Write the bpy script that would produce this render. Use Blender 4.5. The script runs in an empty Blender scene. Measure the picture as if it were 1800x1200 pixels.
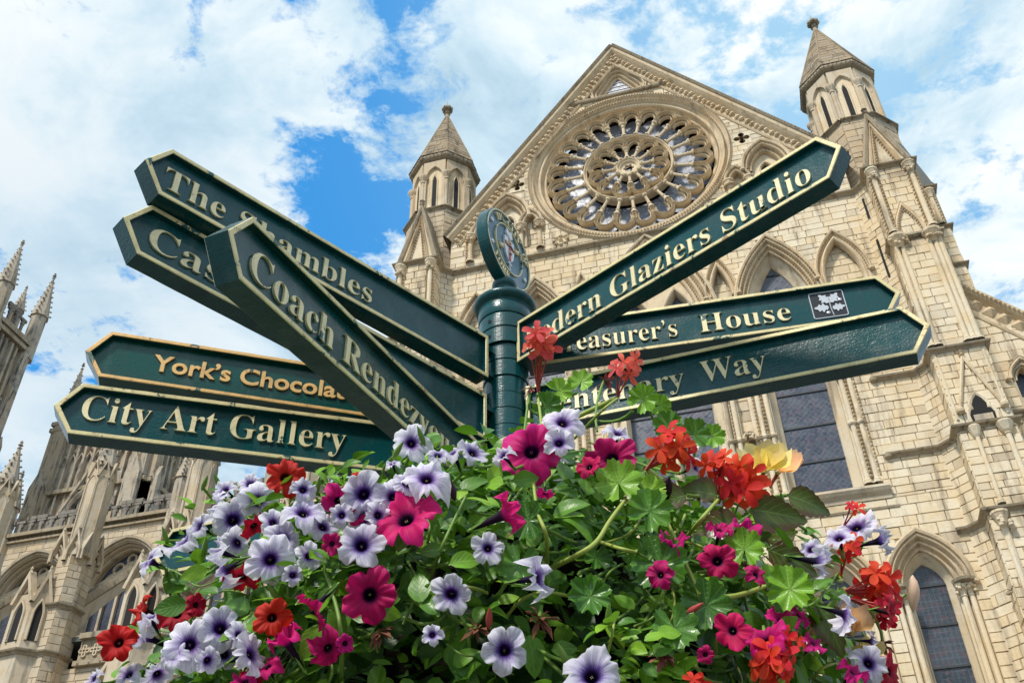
import bpy, math, random
import numpy as np
from mathutils import Vector, Matrix
from mathutils.geometry import tessellate_polygon
R = math.radians
rnd = random.Random(7)
S = bpy.context.scene
COL = S.collection

# ------------------------------------------------------------------ camera
F_PX, PITCH, ROLL, YAW = 1736.46, .6758, -.02, .2588
CAM = np.array([2.919, -36.0, 0.0])
cp, sp, cy, sy = math.cos(PITCH), math.sin(PITCH), math.cos(YAW), math.sin(YAW)
FW = np.array([-sy*cp, cy*cp, sp]); R0 = np.array([cy, sy, 0.]); U0 = np.cross(R0, FW)
RT = math.cos(ROLL)*R0+math.sin(ROLL)*U0; UP = -math.sin(ROLL)*R0+math.cos(ROLL)*U0
cd = bpy.data.cameras.new('camera'); cam = bpy.data.objects.new('camera', cd); COL.objects.link(cam)
cam.matrix_world = Matrix(((RT[0], UP[0], -FW[0], CAM[0]), (RT[1], UP[1], -FW[1], CAM[1]), (RT[2], UP[2], -FW[2], CAM[2]), (0, 0, 0, 1)))
cd.sensor_width = 36; cd.lens = F_PX/1800*36; cd.clip_start = .05; cd.clip_end = 2000
S.camera = cam
def ray(x, y):
    d = FW*F_PX+RT*(x-900)-UP*(y-600); return d/np.linalg.norm(d)
def atY(x, y, Y=0.):
    d = ray(x, y); P = CAM+d*((Y-CAM[1])/d[1]); return P
def pix(P):
    d = np.asarray(P, float)-CAM; k = d@FW
    return 900+F_PX*(d@RT)/k, 600-F_PX*(d@UP)/k

# ------------------------------------------------------------------ light
SUN_EL, SUN_AZ = 52, 200            # compass-like: 0 = +Y, clockwise
sd = bpy.data.lights.new('sun', 'SUN'); sd.energy = 2.5; sd.angle = R(7); sd.color = (1, .95, .87)
sun = bpy.data.objects.new('sun', sd); COL.objects.link(sun)
sv = Vector((math.sin(R(SUN_AZ))*math.cos(R(SUN_EL)), math.cos(R(SUN_AZ))*math.cos(R(SUN_EL)), math.sin(R(SUN_EL))))
sun.rotation_euler = sv.to_track_quat('Z', 'Y').to_euler()
W = bpy.data.worlds.new('World'); S.world = W; W.use_nodes = True
S.view_settings.view_transform = 'Standard'; S.view_settings.look = 'None'; S.view_settings.gamma = 1
S.view_settings.use_curve_mapping = False; S.view_settings.exposure = .60
S.render.engine = 'CYCLES'
S.cycles.max_bounces = 6; S.cycles.diffuse_bounces = 3; S.cycles.glossy_bounces = 3; S.cycles.transmission_bounces = 3
S.cycles.use_denoising = True

class NT:
    """small node-tree writer"""
    def __init__(s, nt): s.nt = nt; s.n = nt.nodes; s.l = nt.links
    def new(s, t, **k):
        n = s.n.new(t)
        for a, v in k.items(): setattr(n, a, v)
        return n
    def put(s, sock, v):
        if v is None: return
        if isinstance(v, bpy.types.NodeSocket): s.l.new(v, sock)
        else:
            if hasattr(sock, 'default_value'):
                try: sock.default_value = v
                except Exception: sock.default_value = tuple(v)+(1,)
    def math(s, op, a, b=None, c=None, clamp=False):
        n = s.new('ShaderNodeMath', operation=op, use_clamp=clamp)
        s.put(n.inputs[0], a); s.put(n.inputs[1], b); s.put(n.inputs[2], c); return n.outputs[0]
    def vmath(s, op, a, b=None):
        n = s.new('ShaderNodeVectorMath', operation=op); s.put(n.inputs[0], a); s.put(n.inputs[1], b)
        return n.outputs['Value'] if op in ('DOT_PRODUCT', 'LENGTH', 'DISTANCE') else n.outputs[0]
    def noise(s, vec, scale, detail=4, rough=.5, dist=0, out=0):
        n = s.new('ShaderNodeTexNoise'); s.put(n.inputs['Vector'], vec); n.inputs['Scale'].default_value = scale
        n.inputs['Detail'].default_value = detail; n.inputs['Roughness'].default_value = rough; n.inputs['Distortion'].default_value = dist
        return n.outputs[out]
    def ramp(s, f, stops, interp='LINEAR'):
        n = s.new('ShaderNodeValToRGB'); n.color_ramp.interpolation = interp; s.put(n.inputs[0], f)
        e = n.color_ramp.elements
        while len(e) < len(stops): e.new(.5)
        for i, (p, c) in enumerate(stops):
            e[i].position = p; e[i].color = (tuple(c)+(1,))[:4] if not isinstance(c, (int, float)) else (c, c, c, 1)
        return n.outputs[0]
    def mix(s, f, a, b, mode='MIX'):
        n = s.new('ShaderNodeMix', data_type='RGBA', blend_type=mode); n.clamp_factor = True
        s.put(n.inputs[0], f); s.put(n.inputs[6], a if isinstance(a, bpy.types.NodeSocket) else tuple(a)+(1,)); s.put(n.inputs[7], b if isinstance(b, bpy.types.NodeSocket) else tuple(b)+(1,))
        return n.outputs[2]
    def mapr(s, v, a, b, c=0., d=1., smooth=True):
        n = s.new('ShaderNodeMapRange', interpolation_type='SMOOTHSTEP' if smooth else 'LINEAR')
        s.put(n.inputs[0], v)
        for i, x in enumerate((a, b, c, d)): n.inputs[1+i].default_value = x
        return n.outputs[0]

# sky: Nishita with broken cloud mixed over it
w = NT(W.node_tree); W.node_tree.nodes.clear()
sky = w.new('ShaderNodeTexSky', sky_type='NISHITA', sun_disc=False, sun_elevation=R(SUN_EL), sun_rotation=R(SUN_AZ), air_density=1.0, dust_density=.3, ozone_density=2.5)
tc = w.new('ShaderNodeTexCoord'); D = tc.outputs['Generated']
sep = w.new('ShaderNodeSeparateXYZ'); w.put(sep.inputs[0], D)
zz = w.math('MAXIMUM', sep.outputs[2], .12)
cmb = w.new('ShaderNodeCombineXYZ')
w.put(cmb.inputs[0], w.math('DIVIDE', sep.outputs[0], zz)); w.put(cmb.inputs[1], w.math('DIVIDE', sep.outputs[1], zz)); cmb.inputs[2].default_value = 3.1
CV = cmb.outputs[0]
GAP = .62
n1 = w.noise(CV, 3.6, 10, .60, .4); n2 = w.noise(CV, 11, 8, .65, .2)
fld = w.math('ADD', w.math('MULTIPLY', w.math('SUBTRACT', n1, .5), 1.9), w.math('ADD', .53, w.math('MULTIPLY', w.math('SUBTRACT', n2, .5), 1.7)))
# gaps in the cloud (direction, tightness, depth)
for (px, py, k, a) in [(745, 130, 700, .46), (700, 175, 1100, .24), (535, 262, 420, .30), (575, 310, 420, .14), (640, 300, 1500, .24), (600, 345, 1500, .22), (500, 230, 1500, .12), (590, 395, 1500, .22), (640, 400, 1500, .16),
                      (1780, 370, 450, .16), (1240, 90, 500, .10), (380, 20, 250, .06), (1760, 60, 120, .04), (1560, 40, 150, .06), (620, 20, 200, .05),
                      (330, 160, 120, -.22), (820, 300, 250, -.16), (480, 380, 500, -.16), (100, 300, 60, -.20), (60, 560, 60, -.24), (900, 30, 120, -.06), (1150, 150, 300, -.10), (1650, 200, 200, -.08), (1780, 530, 150, -.16), (420, 620, 100, -.2), (690, 220, 900, -.07)]:
    d = ray(px, py)
    dt = w.vmath('DOT_PRODUCT', D, tuple(d))
    g = w.math('EXPONENT', w.math('MULTIPLY', w.math('SUBTRACT', dt, 1.0), float(k)))
    fld = w.math('SUBTRACT', fld, w.math('MULTIPLY', g, float(a)*GAP))
cover = w.mapr(fld, .255, .54)
bril = w.noise(CV, 2.1, 7, .58, .5)
n3 = w.noise(CV, 7.5, 9, .62, .6)
bril = w.math('ADD', w.math('MULTIPLY', bril, .72), w.math('MULTIPLY', n3, .28))
cl = w.ramp(bril, [(.38, (3.9, 5.7, 7.0)), (.46, (5.8, 7.4, 8.4)), (.53, (8.1, 8.9, 9.2)), (.60, (9.3, 9.5, 9.4))])
thin = w.math('MULTIPLY', w.math('SUBTRACT', 1.0, cover), w.mapr(fld, .22, .40))
# grey-blue underside toward the lower left of the view
gl = w.math('EXPONENT', w.math('MULTIPLY', w.math('SUBTRACT', w.vmath('DOT_PRODUCT', D, tuple(ray(80, 560))), 1.0), 26.))
cl = w.mix(w.math('MULTIPLY', gl, .6), cl, (5.0, 6.3, 7.4))
blue = w.mix(1.0, sky.outputs[0], (.80, 1.75, 1.95), 'MULTIPLY')
blue = w.mix(.62, blue, (.22, 3.1, 8.2))
hzr = w.math('MULTIPLY', w.math('EXPONENT', w.math('MULTIPLY', w.math('SUBTRACT', w.vmath('DOT_PRODUCT', D, tuple(ray(1430, 80))), 1.0), 24.)), .8)
blue = w.mix(hzr, blue, (4.4, 6.9, 8.5))
c2 = w.mix(w.math('MULTIPLY', thin, .42), blue, (4.6, 7.0, 8.6))
fin = w.mix(cover, c2, cl)
bg = w.new('ShaderNodeBackground'); w.put(bg.inputs[0], fin); bg.inputs[1].default_value = .075
wo = w.new('ShaderNodeOutputWorld'); w.l.new(bg.outputs[0], wo.inputs[0])

# ------------------------------------------------------------------ materials
def mat(name):
    m = bpy.data.materials.new(name); m.use_nodes = True; m.node_tree.nodes.clear()
    t = NT(m.node_tree); o = t.new('ShaderNodeOutputMaterial'); b = t.new('ShaderNodeBsdfPrincipled'); t.l.new(b.outputs[0], o.inputs[0])
    return m, t, b, o
def bump(t, b, h, strength, dist):
    n = t.new('ShaderNodeBump'); n.inputs['Strength'].default_value = strength; n.inputs['Distance'].default_value = dist
    t.put(n.inputs['Height'], h); t.l.new(n.outputs[0], b.inputs['Normal']); return n
def stone_mat(name, base, warm, dark, stain=.5, topdark=0., scale=1.0):
    m, t, b, o = mat(name); pale = tuple(min(.82, x*1.12) for x in base)
    g = t.new('ShaderNodeNewGeometry'); P = g.outputs['Position']
    at = t.new('ShaderNodeAttribute', attribute_name='tint'); tint = at.outputs['Fac']
    big = t.noise(P, .35*scale, 5, .6); mid = t.noise(P, 1.6*scale, 5, .6); fine = t.noise(P, 9*scale, 5, .65)
    c = t.mix(t.mapr(mid, .40, .75, 0, .75), base, warm)
    c = t.mix(t.mapr(tint, .5, .66, 0, .4), c, pale)
    gr = t.math('MULTIPLY', t.mapr(tint, .33, .36), t.mapr(tint, .43, .40)); c = t.mix(t.math('MULTIPLY', gr, .26), c, (.36, .33, .29))
    c = t.mix(t.mapr(tint, .80, .99, 0, .6), c, warm)
    c = t.mix(t.math('MULTIPLY', t.mapr(tint, .12, .02), .45), c, dark)
    c = t.mix(t.mapr(t.noise(P, .22*scale, 4, .6), .42, .66, 0, .55), c, warm)
    c = t.mix(t.math('MULTIPLY', t.mapr(big, .52, .74), stain*.8), c, dark)
    # streaks of soot washed down the face
    mp = t.new('ShaderNodeMapping'); mp.inputs['Scale'].default_value = (1.3*scale, 1.3*scale, .16*scale); t.put(mp.inputs[0], P)
    st = t.noise(mp.outputs[0], 1.5, 5, .65)
    c = t.mix(t.math('MULTIPLY', t.mapr(st, .50, .70), stain), c, dark)
    c = t.mix(t.math('MULTIPLY', t.mapr(fine, .58, .8), .35), c, dark)
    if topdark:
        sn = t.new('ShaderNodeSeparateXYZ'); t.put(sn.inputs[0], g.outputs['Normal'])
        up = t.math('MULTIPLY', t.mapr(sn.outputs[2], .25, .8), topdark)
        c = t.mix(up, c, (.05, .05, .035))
    t.put(b.inputs['Base Color'], c); b.inputs['Roughness'].default_value = .9; b.inputs['Specular IOR Level'].default_value = .2
    bump(t, b, t.math('ADD', fine, t.math('MULTIPLY', mid, 1.5)), .35, .05)
    return m
M = {}
M['stone'] = stone_mat('limestone', (.75, .645, .48), (.70, .52, .29), (.27, .21, .145), .8)
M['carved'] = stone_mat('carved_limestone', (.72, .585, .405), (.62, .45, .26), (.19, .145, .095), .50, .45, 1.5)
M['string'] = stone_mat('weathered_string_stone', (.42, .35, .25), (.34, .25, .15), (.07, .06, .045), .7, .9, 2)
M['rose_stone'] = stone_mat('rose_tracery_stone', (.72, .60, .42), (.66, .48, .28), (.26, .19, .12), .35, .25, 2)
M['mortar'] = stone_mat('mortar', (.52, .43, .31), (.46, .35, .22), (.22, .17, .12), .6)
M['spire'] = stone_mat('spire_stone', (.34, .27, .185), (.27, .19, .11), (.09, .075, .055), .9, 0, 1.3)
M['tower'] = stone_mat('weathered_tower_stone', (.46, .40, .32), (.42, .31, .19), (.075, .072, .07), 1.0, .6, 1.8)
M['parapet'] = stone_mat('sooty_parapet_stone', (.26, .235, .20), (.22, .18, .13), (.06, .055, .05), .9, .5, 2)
M['nave'] = stone_mat('nave_stone', (.60, .51, .385), (.54, .40, .24), (.18, .155, .12), .6, .3, 1.0)

def simple(name, col, rough=.6, metal=0., spec=.5, bumpk=None):
    m, t, b, o = mat(name)
    b.inputs['Base Color'].default_value = tuple(col)+(1,); b.inputs['Roughness'].default_value = rough; b.inputs['Metallic'].default_value = metal
    b.inputs['Specular IOR Level'].default_value = spec
    if bumpk:
        g = t.new('ShaderNodeNewGeometry'); bump(t, b, t.noise(g.outputs['Position'], bumpk[0], 5, .6), bumpk[1], bumpk[2])
    return m
def green_paint(name, base=(.0008, .060, .064), rough=.24):
    m, t, b, o = mat(name)
    g = t.new('ShaderNodeNewGeometry'); P = g.outputs['Position']
    n = t.noise(P, 14, 4, .6); f = t.noise(P, 170, 3, .6)
    c = t.mix(t.mapr(n, .4, .7), base, tuple(x*.72 for x in base))
    v = t.new('ShaderNodeTexVoronoi'); t.put(v.inputs['Vector'], P); v.inputs['Scale'].default_value = 36
    chip = t.math('MULTIPLY', t.mapr(v.outputs['Distance'], .10, .05), t.mapr(t.noise(P, 7, 2, .5), .60, .66))
    c = t.mix(chip, c, (.16, .06, .03))
    mpd = t.new('ShaderNodeMapping'); mpd.inputs['Scale'].default_value = (16, 16, 3.5); t.put(mpd.inputs[0], P)
    c = t.mix(t.math('MULTIPLY', t.mapr(t.noise(mpd.outputs[0], 1, 5, .65), .52, .72), .30), c, (.10, .15, .14))
    spk = t.math('MULTIPLY', t.mapr(t.noise(P, 300, 2, .5), .70, .76), .55)
    c = t.mix(spk, c, (.25, .33, .32))
    t.put(b.inputs['Base Color'], c)
    t.put(b.inputs['Roughness'], t.mapr(n, .3, .7, rough*.8, rough*1.5))
    b.inputs['Coat Weight'].default_value = .12; b.inputs['Coat Roughness'].default_value = .1; b.inputs['Specular IOR Level'].default_value = .38
    br = t.new('ShaderNodeMapping'); br.inputs['Scale'].default_value = (60, 60, 190); t.put(br.inputs[0], P)
    h = t.math('ADD', t.math('MULTIPLY', t.noise(br.outputs[0], 1, 3, .6), .8), t.math('ADD', t.math('MULTIPLY', f, .6), t.math('MULTIPLY', n, .5)))
    bump(t, b, h, .32, .0026)
    return m
M['green'] = green_paint('green_gloss_paint')
M['green2'] = green_paint('bright_green_gloss_paint', (.0005, .068, .054), .18)
M['green_skyreflect'] = green_paint('roundel_paint_with_sky_reflection', (.05, .15, .21), .3)  # crest field paint, its base colour lightened and blued for reflected sky
def gold_paint(name, base, worn):
    m, t, b, o = mat(name)
    g = t.new('ShaderNodeNewGeometry'); P = g.outputs['Position']
    a = t.noise(P, 26, 5, .65); f = t.noise(P, 150, 3, .6)
    c = t.mix(t.mapr(a, .40, .72), base, tuple(x*.74 for x in base))
    e = t.noise(P, 13, 6, .72)
    c = t.mix(t.mapr(e, .595, .612), c, (.03, .10, .09))
    e2 = t.noise(P, 21, 5, .7, 0, 0)
    c = t.mix(t.math('MULTIPLY', t.mapr(e2, .60, .66), worn), c, (.22, .10, .045))
    t.put(b.inputs['Base Color'], c); b.inputs['Roughness'].default_value = .42; b.inputs['Metallic'].default_value = .12
    bump(t, b, t.math('ADD', f, a), .3, .002)
    return m
M['gold'] = gold_paint('cream_gold_paint', (.76, .64, .33), .7)
M['gold_new'] = gold_paint('orange_gold_paint', (.80, .48, .17), .0)
M['letter'] = gold_paint('letter_gold_paint', (.84, .72, .42), .1)
M['white_paint'] = simple('white_enamel', (.75, .75, .76), .35)
M['red_paint'] = simple('crimson_enamel', (.42, .02, .05), .35)
M['silver'] = simple('silver_paint', (.55, .57, .6), .35, .3)
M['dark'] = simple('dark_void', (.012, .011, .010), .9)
M['iron'] = simple('iron_bar', (.035, .04, .045), .6)
M['lead'] = simple('lead_sheet', (.10, .11, .10), .6, 0, .5, (3, .3, .05))

def glass_mat(name, c0, c1, c2, kind='lead', rough=.22):
    m, t, b, o = mat(name)
    g = t.new('ShaderNodeNewGeometry'); P = g.outputs['Position']
    sp_ = t.new('ShaderNodeSeparateXYZ'); t.put(sp_.inputs[0], P)
    cm = t.new('ShaderNodeCombineXYZ'); t.put(cm.inputs[0], sp_.outputs[0]); t.put(cm.inputs[1], sp_.outputs[2])
    v = t.new('ShaderNodeTexVoronoi', feature='F1'); t.put(v.inputs['Vector'], cm.outputs[0]); v.inputs['Scale'].default_value = 7
    ve = t.new('ShaderNodeTexVoronoi', feature='DISTANCE_TO_EDGE'); t.put(ve.inputs['Vector'], cm.outputs[0]); ve.inputs['Scale'].default_value = 7
    r = t.new('ShaderNodeVectorRotate', rotation_type='Z_AXIS'); t.put(r.inputs[0], cm.outputs[0]); r.inputs['Angle'].default_value = R(45)
    bk = t.new('ShaderNodeTexBrick'); t.put(bk.inputs[0], r.outputs[0] if kind == 'lead' else cm.outputs[0])
    bk.offset = 0; bk.inputs['Scale'].default_value = 5.5 if kind != 'circles' else 3.2
    bk.inputs['Mortar Size'].default_value = .045; bk.inputs['Brick Width'].default_value = 1; bk.inputs['Row Height'].default_value = 1.0 if kind == 'lead' else 1.3
    big = t.noise(P, 1.1, 3, .5); colv = t.new('ShaderNodeSeparateColor'); t.put(colv.inputs[0], v.outputs['Color'])
    oi = t.new('ShaderNodeObjectInfo'); c = t.mix(t.mapr(big, .4, .65), c0, c1)
    c = t.mix(t.mapr(oi.outputs['Random'], 0, 1, 0, .45), c, c1 if kind == 'circles' else (.085, .10, .13))
    c = t.mix(t.mapr(colv.outputs[0], .55, .95, 0., .75), c, c2)
    if kind == 'circles':
        v2 = t.new('ShaderNodeTexVoronoi', feature='F1'); t.put(v2.inputs['Vector'], cm.outputs[0]); v2.inputs['Scale'].default_value = 2.6; v2.inputs['Randomness'].default_value = .45
        ringd = t.math('ABSOLUTE', t.math('SUBTRACT', v2.outputs['Distance'], .28))
        line = t.mapr(ringd, .05, .02)
        c = t.mix(t.mapr(v2.outputs['Distance'], .17, .12), c, (.62, .64, .70))
    else:
        line = t.mapr(bk.outputs['Fac'], .3, .7)
        line = t.math('MULTIPLY', line, t.mapr(big, .38, .50, .35, 1.))
    line = t.math('MAXIMUM', line, t.mapr(ve.outputs['Distance'], .04, .02, 0, .35 if kind != 'circles' else .8))
    c = t.mix(t.math('MULTIPLY', line, .6), c, (.15, .175, .20) if kind != 'circles' else (.10, .11, .14))
    t.put(b.inputs['Base Color'], c)
    t.put(b.inputs['Roughness'], t.mapr(colv.outputs[1], 0, 1, rough, rough+.2))
    bump(t, b, t.math('ADD', colv.outputs[1], line), .12, .02)
    return m
M['glass'] = glass_mat('leaded_stained_glass', (.030, .042, .070), (.055, .07, .10), (.075, .05, .085))
M['glass_grid'] = glass_mat('leaded_grid_glass', (.02, .03, .04), (.045, .055, .07), (.09, .05, .06), 'grid')
M['glass_rose'] = glass_mat('rose_window_glass', (.20, .22, .28), (.32, .34, .41), (.52, .53, .58), 'circles', .3)

# ------------------------------------------------------------------ mesh helpers
class Fr:
    """plane frame: u along the wall, v up, w out of the wall"""
    def __init__(s, o, u, w_, v=(0, 0, 1)):
        s.o = np.array(o, float); s.u = np.array(u, float); s.w = np.array(w_, float); s.v = np.array(v, float)
        s.u /= np.linalg.norm(s.u); s.w /= np.linalg.norm(s.w)
    def __call__(s, a, b, c=0.): return s.o+s.u*a+s.v*b+s.w*c
FAC = Fr((0, 0, 0), (1, 0, 0), (0, -1, 0))
class MB:
    def __init__(s): s.v = []; s.f = []; s.t = []; s.m = []; s.smooth = False; s.uv = None
    def add(s, vs, fs, tint=.5, mi=0):
        n = len(s.v); s.v.extend([tuple(map(float, p)) for p in vs])
        for f in fs: s.f.append(tuple(i+n for i in f)); s.t.append(tint); s.m.append(mi)
        return s
    def box(s, fr, a0, a1, b0, b1, c0, c1, tint=.5, mi=0, back=True):
        vs = [fr(a, b, c) for c in (c0, c1) for b in (b0, b1) for a in (a0, a1)]
        fs = [(4, 5, 7, 6), (0, 4, 6, 2), (5, 1, 3, 7), (6, 7, 3, 2), (0, 1, 5, 4)]
        if back: fs.append((1, 0, 2, 3))
        return s.add(vs, fs, tint, mi)
    def block(s, fr, a0, a1, b0, b1, c0, c1, tint=.5, ch=.013):
        vs = [fr(a0, b0, c0), fr(a1, b0, c0), fr(a1, b1, c0), fr(a0, b1, c0)]
        ch = min(ch, (a1-a0)*.3, (b1-b0)*.3)
        vs += [fr(a0+ch, b0+ch, c1), fr(a1-ch, b0+ch, c1), fr(a1-ch, b1-ch, c1), fr(a0+ch, b1-ch, c1)]
        return s.add(vs, [(4, 5, 6, 7), (0, 1, 5, 4), (1, 2, 6, 5), (2, 3, 7, 6), (3, 0, 4, 7)], tint)
    def prism(s, fr, poly, c0, c1, tint=.5, mi=0, holes=()):
        loops = [list(poly)]+[list(h) for h in holes]
        tris = tessellate_polygon([[Vector((p[0], p[1], 0)) for p in l] for l in loops])
        flat = [p for l in loops for p in l]; n = len(flat)
        vs = [fr(p[0], p[1], c1) for p in flat]+[fr(p[0], p[1], c0) for p in flat]
        fs = []
        for tr in tris:
            a, b, c = (flat[i] for i in tr)
            ar = (b[0]-a[0])*(c[1]-a[1])-(c[0]-a[0])*(b[1]-a[1])
            tr = tuple(tr) if ar > 0 else tuple(reversed(tr))
            fs.append(tr); fs.append(tuple(i+n for i in reversed(tr)))
        k = 0
        for l in loops:
            m_ = len(l)
            for i in range(m_):
                fs.append((k+i, k+(i+1) % m_, k+(i+1) % m_+n, k+i+n))
            k += m_
        return s.add(vs, fs, tint, mi)
    def sweep(s, fr, path, prof, closed=False, tint=.5, mi=0, mat3=None):
        """prof: (off, out); off is to the left of the path's direction"""
        p = np.array(path, float); n = len(p)
        nx = np.roll(p, -1, 0)-p; pv = p-np.roll(p, 1, 0)
        if not closed: nx[-1] = pv[-1]; pv[0] = nx[0]
        nx /= np.linalg.norm(nx, axis=1)[:, None]+1e-12; pv /= np.linalg.norm(pv, axis=1)[:, None]+1e-12
        n1_ = np.stack([-nx[:, 1], nx[:, 0]], 1); n2_ = np.stack([-pv[:, 1], pv[:, 0]], 1)
        nn = n1_+n2_; L = np.linalg.norm(nn, axis=1); nn /= L[:, None]+1e-12
        k = 1/np.clip((nn*n1_).sum(1), .35, 1)
        vs = []
        for i in range(n):
            for (o_, c_) in prof: vs.append(fr(p[i, 0]+nn[i, 0]*k[i]*o_, p[i, 1]+nn[i, 1]*k[i]*o_, c_))
        m_ = len(prof); fs = []
        for i in range(n if closed else n-1):
            j = (i+1) % n
            for q in range(m_-1): fs.append((i*m_+q, j*m_+q, j*m_+q+1, i*m_+q+1))
        return s.add(vs, fs, tint, mi)
    def tube(s, pts, r, n=8, tint=.5, mi=0, caps=True):
        pts = [np.array(p, float) for p in pts]; rs = r if hasattr(r, '__len__') else [r]*len(pts)
        vs = []; prev = None
        for i, p in enumerate(pts):
            d = (pts[min(i+1, len(pts)-1)]-pts[max(i-1, 0)]); d = d/(np.linalg.norm(d)+1e-12)
            if prev is None:
                a = np.array([0, 0, 1.]) if abs(d[2]) < .9 else np.array([1., 0, 0])
            else: a = prev
            x = np.cross(d, a); x /= np.linalg.norm(x)+1e-12; y = np.cross(x, d); prev = y
            for k in range(n):
                t_ = 2*math.pi*k/n; vs.append(p+(x*math.cos(t_)+y*math.sin(t_))*rs[i])
        fs = [(i*n+k, i*n+(k+1) % n, (i+1)*n+(k+1) % n, (i+1)*n+k) for i in range(len(pts)-1) for k in range(n)]
        if caps: fs += [tuple(range(n)), tuple(reversed(range((len(pts)-1)*n, len(pts)*n)))]
        return s.add(vs, fs, tint, mi)
    def lathe(s, c, prof, n=24, tint=.5, mi=0, fr=None, a0=0., sx=1.):
        """prof: (radius, height) round the z axis, or round fr.w when fr given (height = out)"""
        vs = []
        for (r_, h) in prof:
            for k in range(n):
                t_ = a0+2*math.pi*k/n
                if fr is None: vs.append((c[0]+r_*math.cos(t_), c[1]+r_*math.sin(t_)*sx, c[2]+h))
                else: vs.append(fr(c[0]+r_*math.cos(t_), c[1]+r_*math.sin(t_), h))
        fs = [(i*n+k, i*n+(k+1) % n, (i+1)*n+(k+1) % n, (i+1)*n+k) for i in range(len(prof)-1) for k in range(n)]
        return s.add(vs, fs, tint, mi)
    def pyr(s, fr, a, b, c, w_, h, tint=.5, rot=0.):
        q = []
        for k in range(4):
            t_ = rot+math.pi/4+k*math.pi/2; q.append(fr(a+math.cos(t_)*w_*.707, b+math.sin(t_)*w_*.707, c))
        q.append(fr(a, b, c+h)); return s.add(q, [(0, 1, 4), (1, 2, 4), (2, 3, 4), (3, 0, 4)], tint)
    def build(s, name, m, parent=None, smooth=False, origin=None):
        me = bpy.data.meshes.new(name); me.from_pydata(s.v, [], s.f); me.validate()
        for mm in (m if isinstance(m, (list, tuple)) else [m]): me.materials.append(mm)
        if len(s.t) == len(me.polygons):
            a = me.attributes.new('tint', 'FLOAT', 'FACE'); a.data.foreach_set('value', s.t)
            if isinstance(m, (list, tuple)): me.polygons.foreach_set('material_index', s.m)
        if smooth: me.shade_smooth()
        o = bpy.data.objects.new(name, me); COL.objects.link(o)
        if parent is not None: parent_to(o, parent)
        return o
def parent_to(o, p):
    o.parent = p
    if p.parent is None: o.matrix_parent_inverse = Matrix.Translation(-p.location)
def sub(o, p):
    """child of a part whose own mesh is in world coordinates (its basis is the identity)"""
    o.parent = p
def thing(name, label, cat, loc=(0, 0, 0), group=None):
    o = bpy.data.objects.new(name, None); COL.objects.link(o); o.location = loc; o.empty_display_size = .1
    o['label'] = label; o['category'] = cat
    if group: o['group'] = group
    return o
def tag(o, **k):
    for a, v in k.items(): o[a] = v
    return o
def structure(o): o['kind'] = 'structure'; return o
def stuff(o): o['kind'] = 'stuff'; return o

# ------------------------------------------------------------------ ground
g = MB(); g.box(FAC, -900, 900, -1.9, -1.6, -900, 900)
gm, gt, gb, _ = mat('paving'); gg = gt.new('ShaderNodeNewGeometry')
gbk = gt.new('ShaderNodeTexBrick'); gt.put(gbk.inputs[0], gg.outputs['Position']); gbk.inputs['Scale'].default_value = 1.5
gbk.inputs['Color1'].default_value = (.15, .14, .12, 1); gbk.inputs['Color2'].default_value = (.12, .11, .10, 1); gbk.inputs['Mortar'].default_value = (.1, .09, .08, 1); gbk.inputs['Mortar Size'].default_value = .01
gt.put(gb.inputs['Base Color'], gbk.outputs[0]); gb.inputs['Roughness'].default_value = .85
structure(g.build('ground', gm))

# ------------------------------------------------------------------ gothic pieces
def arc_pts(cx, a, zs, za, n=10, d=0.):
    """pointed arch from left springing to right springing; d = offset outwards"""
    h = max(za-zs, a*1.001); Rr = (a*a+h*h)/(2*a); Ro = Rr+d
    cxl = cx-a+Rr; e = math.acos(max(-1, min(1, (Rr-a)/Ro)))
    L = [(cxl-Ro*math.cos(e*i/n), zs+Ro*math.sin(e*i/n)) for i in range(n+1)]
    return L+[(2*cx-x, z) for x, z in reversed(L[:-1])]
def lancet(cx, a, z0, zs, za, n=10, d=0.):
    p = arc_pts(cx, a, zs, za, n, d)
    return [(cx-a-d, z0)]+p+[(cx+a+d, z0)]
def prof_orders(w_, dep, n, proud=.08):
    """stepped roll mouldings from the inner edge (0,-dep) to the outer (w,proud)"""
    p = [(0, -dep)]; du = w_/n
    for i in range(n):
        u = i*du; c = -dep+(i+1)*(dep+proud)/n
        p += [(u+.02*du, c-.35*du), (u+.12*du, c-.05*du), (u+.30*du, c+.10*du), (u+.48*du, c-.02*du), (u+.55*du, c-.22*du), (u+.72*du, c-.30*du), (u+.9*du, c-.12*du), (u+du, c-.10*du)]
    p += [(w_, proud*.2), (w_+.01, -.12)]
    return p
def dogs(mb, fr, path, c, size, step, h=None, tint=.6):
    p = np.array(path, float); seg = np.linalg.norm(p[1:]-p[:-1], axis=1); acc = np.concatenate([[0], np.cumsum(seg)])
    L = acc[-1]; n = max(1, int(L/step))
    for i in range(n):
        s_ = (i+.5)*L/n; k = min(np.searchsorted(acc, s_)-1, len(seg)-1); k = max(k, 0)
        q = p[k]+(p[k+1]-p[k])*((s_-acc[k])/max(seg[k], 1e-9)); d = p[k+1]-p[k]
        mb.pyr(fr, q[0], q[1], c, size, h or size*.6, tint, math.atan2(d[1], d[0]))
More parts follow.
